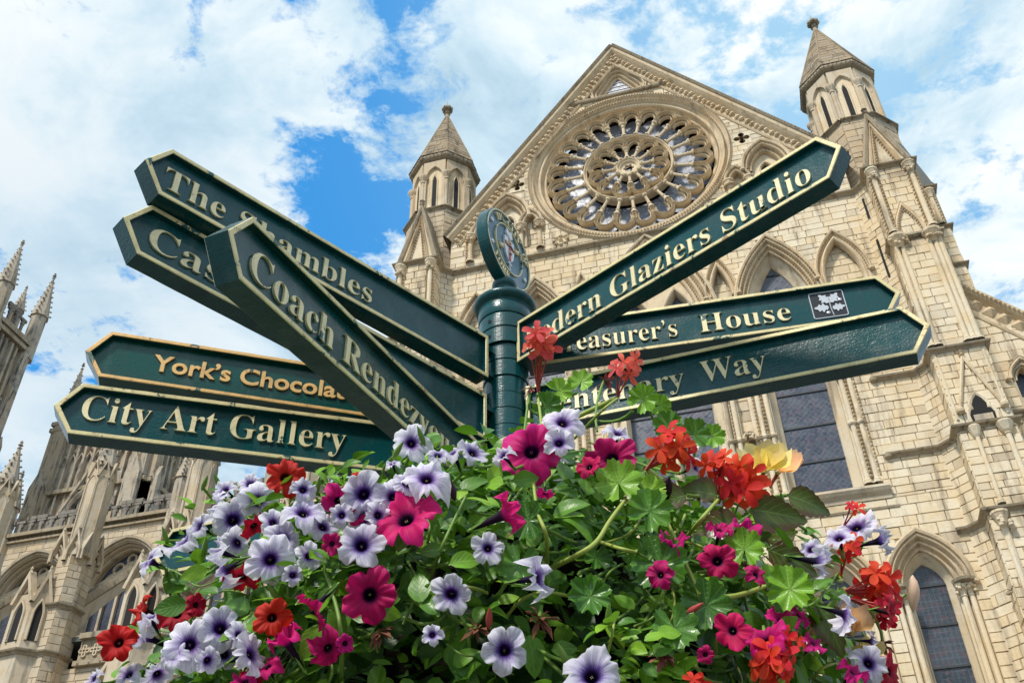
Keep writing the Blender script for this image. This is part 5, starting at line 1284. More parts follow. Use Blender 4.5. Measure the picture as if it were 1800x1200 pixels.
def petunia_mesh(name, m, seed, closed=0., ruff=1.):
    r_ = random.Random(seed); na = 60; rows = [(0.035, -1.15, 0), (.07, -1.0, .02), (.10, -.75, .05), (.12, -.5, .09), (.145, -.30, .13), (.18, -.17, .18), (.25, -.08, .26), (.36, -.02, .36), (.48, .015, .46), (.60, .03, .56), (.72, .035, .68), (.83, .03, .78), (.92, .01, .88), (.98, -.01, .95), (1.0, -.03, 1.0)]
    ph = [r_.uniform(0, 6.28) for _ in range(6)]; lob = [r_.uniform(-.10, .08) for _ in range(5)]; tilt = [r_.uniform(-.30, .22) for _ in range(5)]; bx, by = r_.uniform(-.16, .16), r_.uniform(-.16, .16); fold = [r_.uniform(.06, .20) for _ in range(5)]; sw = r_.uniform(-.25, .25)
    vs, uv = [], []
    for (r, z, v) in rows:
        for k in range(na):
            th = 2*math.pi*k/na; q = (th*5/(2*math.pi)); i = int(q) % 5; f = q-int(q)         # f=0.5 mid lobe
            e_ = min(f, 1-f); notch = math.exp(-(e_/.085)**2); w2 = max(0, (r-.22)/.78)
            rr = r*(1-.25*notch*w2**1.4+(lob[i]*math.sin(math.pi*f)+.10*math.exp(-((f-.5)/.13)**2)-.03)*w2)
            rr *= (1-closed*.5*w2); t2 = th+sw*.12*w2*math.sin(th+ph[4])
            rel = abs(f-.5)*2
            zz_ = z+w2**2*ruff*(.075*math.sin(5*th+ph[0])+.055*math.sin(9*th+ph[1])+.045*math.sin(16*th+ph[2])+.02*math.sin(29*th+ph[3]))*(.5+r)
            zz_ += w2*(fold[i]*rel**2*.8-.13*math.exp(-((f-.5)/.07)**2)*(1-w2*.3)+.10*math.exp(-(e_/.05)**2)*(1-w2))+tilt[i]*w2**2*math.sin(math.pi*f)+closed*.55*w2
            zz_ += w2*rr*(bx*math.cos(2*th)+by*math.sin(2*th))-.10*w2**3
            vs.append((rr*math.cos(t2), rr*math.sin(t2), zz_)); uv.append((k/na*5 if k else 0, v))
    fs = [(i*na+k, i*na+(k+1) % na, (i+1)*na+(k+1) % na, (i+1)*na+k) for i in range(len(rows)-1) for k in range(na)]
    mi = [0]*len(fs)
    # pale stamens deep in the throat
    n0 = len(vs)
    for k in range(4):
        a = k*1.57+.4; x, y = .035*math.cos(a), .035*math.sin(a)
        for (dx, dy, dz) in ((-.018, 0, 0), (.018, 0, 0), (0, .018, .0), (0, 0, .045)): vs.append((x+dx, y+dy, -.17+dz)); uv.append((0, .9))
        b = n0+k*4; fs += [(b, b+1, b+3), (b+1, b+2, b+3), (b+2, b, b+3)]; mi += [1]*3
    return uvmesh(name, vs, fs, uv, [m, M['bud_y']], mi)
def calyx_mesh():
    mb = MB()
    for k in range(5):
        a = k*2*math.pi/5; c, s_ = math.cos(a), math.sin(a)
        mb.add([(.05*c-.03*s_, .05*s_+.03*c, -1.15), (.05*c+.03*s_, .05*s_-.03*c, -1.15), (.20*c+.05*s_, .20*s_-.05*c, -.80), (.30*c, .30*s_, -.55), (.20*c-.05*s_, .20*s_+.05*c, -.80)], [(0, 1, 2, 3, 4)])
    mb.lathe((0, 0, -1.3), [(.02, 0), (.06, .05), (.07, .12), (.04, .2)], 6)
    me = bpy.data.meshes.new('sepals'); me.from_pydata(mb.v, [], mb.f); me.materials.append(M['leaf']); me.shade_smooth(); return me
PET = {k: [petunia_mesh('flower', M[m], i*11+j, .12*(j % 3), 1+.18*(j % 4)) for j in range(9)] for i, (k, m) in enumerate((('W', 'p_white'), ('M', 'p_mag'), ('C', 'p_crim'), ('R', 'p_red')))}
PETC = {k: petunia_mesh('flower', M[m], 90+i, .5) for i, (k, m) in enumerate((('W', 'p_white'), ('M', 'p_mag'), ('C', 'p_crim'), ('R', 'p_red')))}
CALYX = calyx_mesh()
def leaf_mesh(kind, seed):
    r_ = random.Random(seed); vs, uv, fs = [], [], []
    if kind == 'petunia':
        n = 7; cu = r_.uniform(.1, .45); fold = r_.uniform(.1, .35)
        for i in range(n+1):
            v = i/n; w_ = .30*math.sin(math.pi*min(1, v**.85))**.75+.012; y = v; z = -cu*v*v
            for j, u in enumerate((-1, -.5, 0, .5, 1)):
                vs.append((u*w_*(1+.05*math.sin(v*9+seed)), y, z+abs(u)*w_*fold+.02*math.sin(7*v+u*3+seed)*abs(u))); uv.append((u, v))
        fs = [(i*5+j, i*5+j+1, (i+1)*5+j+1, (i+1)*5+j) for i in range(n) for j in range(4)]
    elif kind == 'geranium':
        na, nr = 48, 4
        for i in range(nr+1):
            rr = i/nr
            for k in range(na):
                th = -math.pi*.5+2*math.pi*(k+.0)/(na-1)*.93+.22; f = ((k/(na-1))*7) % 1
                edge = 1-.22*math.exp(-((min(f, 1-f))/.12)**2)-.05*math.cos(k*math.pi*1.0)*rr
                x = rr*edge*.5*math.cos(th); y = .5+rr*edge*.5*math.sin(th)-.1*rr*0; z = .10*rr*rr*math.sin(7*2*math.pi*k/(na-1)*1.0+seed)*.6+.12*rr*rr+r_.uniform(-.006, .006)
                vs.append((x, y, z)); uv.append(((f-.5)*1.6*rr, rr))
        fs = [(i*na+k, i*na+k+1, (i+1)*na+k+1, (i+1)*na+k) for i in range(nr) for k in range(na-1)]
    else:  # begonia: long pointed, toothed, lopsided
        n = 14
        for i in range(n+1):
            v = i/n; w_ = .34*(math.sin(math.pi*min(1, v**.7))**.9)*(1-v*.35)+.008; to = .04*(i % 2)
            for u in (-1, -.5, 0, .5, 1):
                k = (1.25 if u > 0 else .85); vs.append((u*(w_*k+to*abs(u)), v, -.25*v*v+abs(u)*w_*.3)); uv.append((u, v))
        fs = [(i*5+j, i*5+j+1, (i+1)*5+j+1, (i+1)*5+j) for i in range(n) for j in range(4)]
    return vs, fs, uv
def leaf_set(kind, m, n, base): return [uvmesh('leaf', *leaf_mesh(kind, base+i), [M[m]]) for i in range(n)]
LEAF = {'P': leaf_set('petunia', 'leaf', 6, 1), 'Y': leaf_set('petunia', 'lime', 4, 40), 'G': leaf_set('geranium', 'ger_leaf', 4, 70), 'L': leaf_set('geranium', 'lime', 4, 90), 'B': leaf_set('begonia', 'beg_leaf', 3, 110)}
def basis(z, yhint, loc, sc):
    z = Vector(z).normalized(); y = Vector(yhint); y = (y-z*y.dot(z))
    if y.length < 1e-4: y = z.orthogonal()
    y.normalize(); x = y.cross(z)
    m_ = Matrix((x, y, z)).transposed().to_4x4(); m_ = Matrix.Translation(Vector(loc)) @ m_ @ (Matrix.Scale(sc, 4) if not hasattr(sc, '__len__') else Matrix.Diagonal((*sc, 1)))
    return m_
def inst(name, me, mw, root):
    o = bpy.data.objects.new(name, me); COL.objects.link(o); o.parent = root
    o.matrix_parent_inverse = Matrix.Translation(-root.location); o.matrix_basis = mw; return o
def inst_sub(name, me, parent, mw=None):
    o = bpy.data.objects.new(name, me); COL.objects.link(o); o.parent = parent
    if mw is not None:                      # mw in world space
        o.matrix_parent_inverse = parent.matrix_basis.inverted(); o.matrix_basis = mw
    return o
# the basket
bk = thing('flower_basket', 'dark round wire basket almost hidden under flowers, fixed to the signpost', 'basket', tuple(BO-np.array([0, 0, .45])))
mb = MB(); mb.lathe(BO, [(.02, -.47), (.16, -.43), (.30, -.32), (.38, -.18), (.42, 0), (.43, .16), (.40, .28), (.30, .38), (.14, .43), (.01, .44)], 40); mb.build('liner', M['coir'], bk, smooth=True)
for zz_, r_ in ((-.30, .325), (-.15, .40), (0, .435)):
    mb = MB(); mb.tube([BO+np.array([r_*math.cos(a*math.pi/18), r_*math.sin(a*math.pi/18), zz_]) for a in range(37)], .004, 5); mb.build('wire_ring', M['iron'], bk)
for k in range(12):
    a = k*math.pi/6; mb = MB(); mb.tube([BO+np.array([r_*math.cos(a), r_*math.sin(a), z]) for r_, z in ((.17, -.435), (.31, -.325), (.39, -.185), (.43, 0))], .003, 5); mb.build('wire_rib', M['iron'], bk)
mb = MB(); mb.tube([BO+np.array([0, .40, .0]), np.array([PX, PY, .47])], .014, 8); mb.build('bracket', M['iron'], bk)

PL = {}
def plant(key, label, cat, px, py, group=None):
    group = {'white_petunia': 'white petunias in the basket', 'magenta_petunia': 'magenta petunias in the basket', 'red_petunia': 'red petunias in the basket', 'red_geranium': 'red geraniums in the basket'}.get(key.split('@')[0])
    p = shell(px, py, -.12); PL[key] = dict(root=thing(key.split('@')[0], label, cat, tuple(p), group), p=np.array(p), n=0, px=px, py=py); return PL[key]
for a_ in [
 ('white_petunia@1', 'lilac white petunia with violet throats massed under the City Art Gallery arm', 'petunia', 440, 940),
 ('white_petunia@2', 'lilac white petunia trailing in the lower left corner between the red blooms', 'petunia', 340, 1130),
 ('white_petunia@3', 'lilac white petunia in front of the end of the Coach Rendezvous arm', 'petunia', 660, 880),
 ('white_petunia@4', 'pale pinkish white petunia low in the middle of the basket', 'petunia', 850, 1060),
 ('white_petunia@5', 'white petunia peeping out just right of the post', 'petunia', 1010, 765),
 ('white_petunia@6', 'lilac petunia leaning out beyond the right shoulder of the basket', 'petunia', 1480, 1000),
 ('white_petunia@7', 'lilac petunia with the violet trumpet near the lower right corner', 'petunia', 1510, 1150),
 ('magenta_petunia@1', 'hot pink petunia with large blooms left of the middle', 'petunia', 680, 980),
 ('magenta_petunia@2', 'hot pink petunia with its big bloom right under the post', 'petunia', 940, 830),
 ('magenta_petunia@3', 'crimson pink petunia right of the middle beneath the geraniums', 'petunia', 1220, 970),
 ('magenta_petunia@4', 'hot pink petunia at the lower right with edge-on blooms', 'petunia', 1330, 1120),
 ('magenta_petunia@5', 'dark magenta petunia hanging low left of the middle', 'petunia', 540, 1110),
 ('red_petunia@1', 'red petunia at the far left edge of the basket', 'petunia', 260, 1095),
 ('red_petunia@2', 'deep red petunia tucked among the lilac ones', 'petunia', 450, 1050),
 ('red_petunia@3', 'bright red petunia alone on top under the gallery arm', 'petunia', 500, 855),
 ('red_petunia@4', 'red petunia in the lower right corner', 'petunia', 1550, 1185),
 ('red_geranium@1', 'coral geranium standing in front of the post', 'geranium', 960, 760),
 ('red_geranium@2', 'scarlet geranium sprawling right of the middle', 'geranium', 1220, 880),
 ('red_geranium@3', 'scarlet geranium with long pink stalks at the right edge', 'geranium', 1480, 1030),
 ('red_geranium@4', 'scarlet geranium at the bottom right', 'geranium', 1350, 1185),
 ('yellow_begonia@1', 'yellow begonia with dark toothed leaves under the right-hand arms', 'begonia', 1340, 880),
 ('orange_begonia@1', 'orange begonia with a pale drooping bud at the right edge', 'begonia', 1500, 1100),
 ('geranium_foliage@1', 'lime green geranium leaves on thick stems in the middle', 'geranium', 1080, 980)]:
    plant(*a_)
def nearest(prefixes, px, py, cap=10**9):
    return min((k for k in PL if any(k.startswith(p) for p in prefixes) and PL[k]['n'] < cap), key=lambda k: (PL[k]['px']-px)**2+(PL[k]['py']-py)**2)
def stem_to(a, b, r, root, m='stem', sag=.03, name='stem'):
    a, b = np.array(a), np.array(b); L = np.linalg.norm(b-a); mid = (a+b)/2+np.array([rf.uniform(-.02, .02), rf.uniform(-.02, .02), -sag*L*2]); pts = [a*(1-t_)**2+2*mid*t_*(1-t_)+b*t_*t_ for t_ in (0, .2, .4, .6, .8, 1)]
    mb = MB(); mb.tube(pts, [r*1.15, r*1.1, r, r, r*.9, r*.8], 6); return mb.build(name, M[m], root, smooth=True)
def face_dir(P, fx, fy, tow=1.0):
    v = (CAM-P); v /= np.linalg.norm(v); return v*tow+RT*fx+UP*fy
def leaves_around(P, out, n, key, rad, sz, kinds='PPPPY', fwd=-.02):
    root = PL[key]['root']
    for _ in range(n):
        if PL[key]['n'] > 285: return
        a = rf.uniform(0, 6.28); rr = rad*rf.uniform(.35, 1.1); o_ = np.array(out)/np.linalg.norm(out)
        q = P+RT*rr*math.cos(a)+UP*(rr*math.sin(a)-.35*rad)+o_*rf.uniform(-.09, fwd-.012)
        nrm = o_*rf.uniform(.3, 1.1)+np.array([rf.uniform(-.6, .6), rf.uniform(-.6, .6), rf.uniform(-.2, .9)])
        yd = (RT*math.cos(a)+UP*math.sin(a))+np.array([rf.uniform(-.5, .5), rf.uniform(-.5, .5), rf.uniform(-.5, .5)])
        inst('leaf', rf.choice(LEAF[rf.choice(kinds)]), basis(nrm, yd, q, sz*rf.uniform(.65, 1.25)), root); PL[key]['n'] += 1
KN = {'W': ['white_petunia'], 'M': ['magenta_petunia'], 'C': ['magenta_petunia'], 'R': ['red_petunia']}
# x, y, diameter in the photograph, colour, lean (right, up), how much it faces us
FL = [(454, 879, 60, 'W', 0, .1, 1), (410, 913, 74, 'W', .05, .1, 1), (395, 862, 50, 'W', -.6, .5, .6), (378, 890, 44, 'W', -1, .3, .3), (533, 900, 70, 'W', .1, 1.1, .6), (497, 947, 66, 'W', .2, .4, 1), (475, 983, 74, 'W', 0, .1, 1),
 (533, 860, 46, 'W', .2, .6, .9), (638, 867, 80, 'W', -.2, .2, 1), (692, 873, 58, 'W', .2, .4, 1), (640, 910, 54, 'W', -.1, -.1, 1), (635, 957, 84, 'W', -.1, .5, .9), (543, 977, 46, 'W', .3, 0, 1), (262, 985, 50, 'W', -1, .5, .5), (322, 953, 62, 'W', -.9, .9, .35),
 (385, 968, 58, 'W', -1, .4, .2), (392, 1003, 60, 'W', -1, -.5, .2), (387, 1103, 80, 'W', .1, .4, 1), (333, 1132, 74, 'W', -.1, .2, 1), (395, 1150, 52, 'W', .2, .1, 1), (258, 1118, 62, 'W', -1, .5, .15), (265, 1085, 50, 'W', -.5, 1, .2), (225, 1185, 54, 'W', -.5, .7, .5),
 (277, 1185, 50, 'W', .3, -.5, .8), (442, 1148, 60, 'W', 1, .4, .4), (165, 1192, 34, 'W', -.7, .4, .6), (515, 1010, 40, 'W', .4, .3, .8), (723, 778, 60, 'W', 0, .5, 1), (797, 795, 46, 'W', -.4, 1, .2), (832, 795, 58, 'W', .5, .8, .6), (750, 840, 86, 'W', 0, .9, .7),
 (690, 815, 28, 'W', -.3, .9, .3), (793, 1043, 76, 'W', -.1, 0, 1), (858, 963, 46, 'W', .1, .4, .9), (948, 1015, 74, 'W', 1, .15, .45), (887, 1142, 82, 'W', 0, .1, 1), (990, 742, 62, 'W', .3, .8, .7), (983, 778, 50, 'W', .2, .3, .8), (885, 800, 44, 'W', -.5, .6, .4), (1087, 762, 42, 'W', .2, .6, .3),
 (1222, 820, 52, 'W', .9, .4, .5), (1040, 1185, 106, 'W', 0, .8, .8), (1505, 925, 64, 'W', -.3, .9, .5), (1550, 950, 58, 'W', 1, .2, .15), (1440, 988, 66, 'W', 1, -.2, .15), (1488, 1080, 58, 'W', 1, -.3, .15), (1528, 1165, 60, 'W', .5, .3, 1), (1533, 1127, 36, 'W', 1, -.1, .15), (1425, 965, 44, 'W', -.4, .7, .6), (480, 918, 40, 'W', .2, .2, .8), (440, 850, 42, 'W', -.2, .7, .7), (568, 925, 50, 'W', .4, .7, .6), (600, 905, 44, 'W', -.3, .3, .8), (350, 925, 50, 'W', -.7, .4, .5), (415, 955, 50, 'W', -.4, -.2, .6), (305, 1150, 52, 'W', -.3, .5, .8), (365, 1160, 46, 'W', .3, -.2, .8), (420, 1115, 44, 'W', .6, .2, .5), (770, 800, 40, 'W', .1, .9, .5), (1475, 945, 50, 'W', -.2, .8, .5), (715, 850, 44, 'W', .2, .5, .8), (665, 905, 48, 'W', .3, .1, .8), (760, 1115, 40, 'W', 0, .2, .5),
 (935, 793, 112, 'M', .1, .3, 1), (712, 910, 122, 'M', -.3, .75, .6), (650, 1045, 108, 'C', 0, 0, 1), (890, 903, 96, 'M', 1, .45, .10), (1075, 805, 86, 'C', -.2, .3, 1), (1262, 985, 82, 'C', .2, .3, 1), (1183, 955, 76, 'M', .1, 1, .15), (1311, 935, 74, 'M', .4, 1, .15), (1347, 1122, 92, 'M', -.3, .9, .3), (1287, 1108, 58, 'C', -.3, .2, .9),
 (1404, 1080, 46, 'M', .5, .5, .3), (1499, 1180, 58, 'M', .5, .7, .3), (595, 880, 58, 'M', .1, -.2, 1), (552, 1068, 70, 'C', -.5, -.5, .3), (502, 1124, 88, 'M', -.5, .8, .15), (578, 1140, 66, 'C', .3, -.4, .7), (430, 1196, 60, 'M', -.3, .8, .4), (607, 1130, 36, 'M', .3, 0, .6), (583, 955, 36, 'C', -.2, 0, .8), (958, 868, 34, 'M', 0, -.5, .4), (1240, 1150, 34, 'C', 0, 0, .5), (1160, 1010, 50, 'C', -.3, .1, .5), (1035, 820, 44, 'C', -.4, .5, .5), (1375, 1090, 62, 'M', .3, .8, .4), (1430, 1130, 46, 'M', .5, .6, .3), (1265, 930, 48, 'M', .2, .9, .3), (625, 905, 44, 'M', .2, .2, .9), (470, 1170, 50, 'M', -.4, .7, .4), (1330, 1010, 44, 'C', .4, .3, .4),
 (502, 838, 62, 'R', .2, .5, 1), (425, 1017, 64, 'R', -.2, -.6, .5), (478, 1085, 64, 'R', 0, .1, 1), (250, 1072, 56, 'R', -.9, .3, .35), (311, 1078, 62, 'R', -.2, .6, .8), (208, 1128, 64, 'R', -.2, .4, 1), (447, 925, 44, 'R', .3, -.4, .5), (1566, 1180, 54, 'R', .7, 0, .5), (345, 1062, 40, 'R', .4, .2, .6), (440, 1196, 40, 'R', .3, .3, .6), (628, 840, 24, 'R', 0, .3, .5), (1565, 1075, 52, 'R', .9, -.1, .5)]
for i, (px, py, dia, kd, fx, fy, tw) in enumerate(FL):
    P = shell(px, py, .135+rf.uniform(-.02, .03)); dist = (P-CAM)@FW; rad = dia/2*dist/F_PX*(1.24 if kd in 'WR' else 1.10)*(rf.uniform(.92, 1.06))
    key = nearest(KN[kd], px, py); root = PL[key]['root']; n = face_dir(P, fx, fy, tw); n /= np.linalg.norm(n)
    me = PET[kd][i % 9] if not (tw < .25 and rf.random() < .5) else PETC[kd]
    yh = UP+RT*rf.uniform(-1, 1)
    tube = .95 if tw < .5 else .7
    o = inst('flower', me, basis(n, yh, P, (rad*rf.uniform(.88, 1.05), rad*rf.uniform(.88, 1.05), rad*tube*1.25)), root)
    inst_sub('sepals', CALYX, o)
    e = P-n*rad*1.5*tube
    stem_to(e, e*.45+PL[key]['p']*.55 if dia > 40 else e*.6+PL[key]['p']*.4, .0022, root, 'stem')
    out = P-BO; leaves_around(P-n*rad*.5, out/np.linalg.norm(out), 5 if px < 1500 else 4, key, rad*1.4+.015, .038)
# buds and young tips
BUDS = [(382, 845, 'g'), (360, 848, 'g'), (572, 835, 'G'), (600, 825, 'G'), (558, 855, 'g'), (740, 765, 'g'), (795, 860, 'p'), (860, 1085, 'r'), (990, 1150, 'g'), (1100, 1115, 'G'), (1140, 1110, 'G'), (1400, 1010, 'g'), (1460, 1065, 'g'), (1165, 860, 'R'), (1605, 1045, 'y'), (290, 940, 'g'), (1395, 905, 'g'), (545, 1000, 'G'), (600, 985, 'G'), (1375, 880, 'g'), (330, 1100, 'g'), (1220, 1070, 'r'), (880, 980, 'g'), (700, 790, 'g'), (1305, 820, 'g'), (1070, 1080, 'g'), (905, 870, 'Y'), (480, 1040, 'g'), (360, 960, 'g')]
def bud_mesh(m, fat): 
    mb = MB(); mb.lathe((0, 0, 0), [(.02, -1), (.16*fat, -.7), (.24*fat, -.3), (.22*fat, .1), (.12*fat, .6), (.01, .9)], 8); me = bpy.data.meshes.new('bud'); me.from_pydata(mb.v, [], mb.f); me.materials.append(m); me.shade_smooth(); return me
BM = {'g': bud_mesh(M['stem'], 1), 'p': bud_mesh(simple('purple_bud', (.06, .01, .05), .5), 1.2), 'r': bud_mesh(M['pedicel'], 1), 'R': bud_mesh(M['p_red'], 2.6), 'y': bud_mesh(simple('pink_yellow_bud', (.80, .52, .36), .5), 1.5)}
for (px, py, k) in BUDS:
    P = shell(px, py, .13); key = nearest(['white_petunia', 'magenta_petunia'] if k not in 'Ry' else ['yellow_begonia', 'orange_begonia'], px, py); root = PL[key]['root']
    n = face_dir(P, rf.uniform(-.6, .6), rf.uniform(.3, 1.2) if k != 'y' else -1.2, .3)
    if k in 'GY': leaves_around(P, n, 26, key, .028, .030, 'YYYP', .02)
    else:
        inst('bud', BM[k], basis(n, RT, P, .030 if k == 'y' else .022 if k == 'R' else .017), root)
        if k != 'y': leaves_around(P, n, 6, key, .020, .028, 'YP', .0)
    stem_to(P-n/np.linalg.norm(n)*.01, P*.5+PL[key]['p']*.5, .002, root)

# geraniums: umbels of five-petalled florets on red stalks
def floret_mesh(m, seed):
    r_ = random.Random(seed); vs, fs, uv = [], [], []
    for k in range(5):
        a = k*2*math.pi/5+r_.uniform(-.15, .15); L = r_.uniform(.85, 1.1); wd = r_.uniform(.26, .36); bend = r_.uniform(-.25, .25); n0 = len(vs)
        for i in range(6):
            v = i/5; w_ = wd*math.sin(math.pi*(.08+.80*v))**.8*(v*.8+.35); 
            for u in (-1, 0, 1):
                x, y, z = v*L, u*w_, .35*v*(1-v)+bend*v*v+abs(u)*w_*.25
                vs.append((x*math.cos(a)-y*math.sin(a), x*math.sin(a)+y*math.cos(a), z)); uv.append((u*.5+k, .2+v*.8))
        fs += [(n0+i*3+j, n0+i*3+j+1, n0+(i+1)*3+j+1, n0+(i+1)*3+j) for i in range(5) for j in range(2)]
    return uvmesh('floret', vs, fs, uv, [m])
FLO = {'S': [floret_mesh(M['p_ger'], i) for i in range(4)], 'K': [floret_mesh(M['p_coral'], i+9) for i in range(4)], 'D': [floret_mesh(M['p_red'], i+20) for i in range(3)]}
UM = [(948, 602, 66, 'K', 7, 0, .9, (946, 690)), (1105, 645, 62, 'K', 5, .4, .8, (1085, 700)), (1185, 785, 96, 'S', 8, .5, .9, (1135, 825)), (1262, 815, 60, 'S', 5, -.3, .7, (1262, 880)), (1308, 845, 92, 'S', 8, .5, .3, (1262, 880)), (1502, 893, 26, 'S', 2, .3, .9, (1480, 930)), (1488, 962, 54, 'S', 4, .2, .7, (1478, 1010)), (1548, 1030, 92, 'S', 8, .9, .4, (1480, 1040)), (1555, 1075, 50, 'D', 4, .8, -.5, (1490, 1050)), (1362, 1165, 84, 'S', 8, 0, .2, (1350, 1215)), (1395, 1125, 40, 'S', 2, .3, .4, (1370, 1190)), (1225, 1200, 40, 'S', 3, 0, .3, (1225, 1230))]
for (px, py, dia, kd, n_, fx, fy, base) in UM:
    P = shell(px, py, .14 if py > 700 else .10); Bs = shell(base[0], base[1], .10 if py > 700 else .06)
    if py < 700: Bs = Bs+(P-Bs)*0; 
    dist = (P-CAM)@FW; R_ = dia/2*dist/F_PX; key = nearest(['red_geranium'], px, max(py, 700)); root = PL[key]['root']
    ax = (P-Bs); ax /= np.linalg.norm(ax)
    stem_to(Bs, PL[key]['p'] if py < 700 else Bs*.5+PL[key]['p']*.5, .0042, root, 'stem_y', .0)
    mb = MB(); ctr = []
    for k in range(n_):
        a = k*2.4; s_ = math.sqrt((k+.5)/n_)*R_*.72; q = P+RT*s_*math.cos(a)+UP*s_*math.sin(a)*.8+(CAM-P)/np.linalg.norm(CAM-P)*rf.uniform(-.3, .5)*R_; ctr.append(q)
        mb.tube([Bs, (Bs+q)/2+ax*.004, q-ax*.003], [.0016, .0013, .0016], 5)
    hd_ = mb.build('flower_head', M['pedicel'], root, smooth=True)
    for q in ctr:
        n2 = face_dir(q, rf.uniform(-.7, .7)+(q-P)@RT/R_*.8, rf.uniform(-.3, .7)+(q-P)@UP/R_*.6, .7); fs_ = R_*.42+.008
        o = bpy.data.objects.new('floret', rf.choice(FLO[kd])); COL.objects.link(o); o.parent = hd_; o.matrix_basis = basis(n2, UP+RT*rf.uniform(-2, 2), q, fs_*rf.uniform(.85, 1.15))
# withered heads
for (px, py, m, sz, key0) in ((1062, 668, 'wilt', .022, 'red_geranium'), (932, 683, 'wilt', .014, 'red_geranium'), (948, 1085, 'dry', .024, 'magenta_petunia'), (838, 1105, 'dry', .02, 'magenta_petunia'), (1128, 878, 'dry', .028, 'red_geranium'), (1165, 1150, 'wilt', .022, 'red_geranium'), (1320, 995, 'dry', .018, 'red_geranium'), (1545, 1130, 'dry', .02, 'orange_begonia'), (665, 1110, 'dry', .02, 'magenta_petunia')):
    P = shell(px, py, .11); root = PL[nearest([key0], px, py)]['root']; mb = MB()
    for k in range(16):
        d = np.array([rf.gauss(0, 1), rf.gauss(0, 1), rf.gauss(0, 1)]); d /= np.linalg.norm(d); L = sz*rf.uniform(.5, 1.2); s_ = np.cross(d, UP)*sz*.16
        mb.add([P, P+d*L*.6+s_, P+d*L+UP*-sz*.2, P+d*L*.6-s_+RT*sz*.1], [(0, 1, 2, 3)])
    mb.build('withered_head', M[m], root)
    stem_to(P, P*.4+PL[nearest([key0], px, py)]['p']*.6 if py > 720 else shell(px-12, py+90, .07), .0022, root, 'stem')
# yellow and orange begonia blooms: a few broad rounded petals
def bloom_petal(m, seed):
    r_ = random.Random(seed); vs, fs, uv = [], [], []
    for i in range(8):
        v = i/7; w_ = .50*math.sin(math.pi*(.06+.86*v))**.8*(1+.05*math.sin(13*v+seed))
        for u in (-1, -.5, 0, .5, 1): vs.append((u*w_, v, .30*v*v+abs(u)**2*.22+.05*math.sin(9*v+u*5+seed)*v+.03*math.sin(u*11)*v)); uv.append((u*.5+.5, .25+.75*v))
    fs = [(i*5+j, i*5+j+1, (i+1)*5+j+1, (i+1)*5+j) for i in range(7) for j in range(4)]
    return uvmesh('petal', vs, fs, uv, [m])
M['p_yel'].node_tree.nodes
BY, BOg = bloom_petal(M['p_yel'], 1), bloom_petal(M['p_org'], 2)
for (px, py, me, sz, angs, key0) in ((1345, 828, BY, .050, (122, 84, 52, 165), 'yellow_begonia'), (1368, 830, BOg, .044, (45, 10), 'yellow_begonia'), (1498, 1112, BOg, .038, (100, 60, 140), 'orange_begonia'), (1530, 1150, BY, .022, (30, 100, 160), 'orange_begonia'), (1460, 1125, BOg, .028, (120, 180), 'orange_begonia')):
    P = shell(px, py, .10); key = nearest([key0], px, py); mb = MB(); mb.lathe(P, [(0, -.006), (.006, 0), (0, .006)], 8); ct = mb.build('flower_centre', M['bud_y'], PL[key]['root'])
    for a in angs:
        o = bpy.data.objects.new('petal', me); COL.objects.link(o); o.parent = ct; o.matrix_basis = basis(face_dir(P, rf.uniform(-.2, .2), rf.uniform(.7, 1.1), .6), RT*math.cos(R(a))+UP*math.sin(R(a)), P, sz)
    stem_to(P, P*.5+PL[key]['p']*.5, .003, PL[key]['root'], 'pedicel')
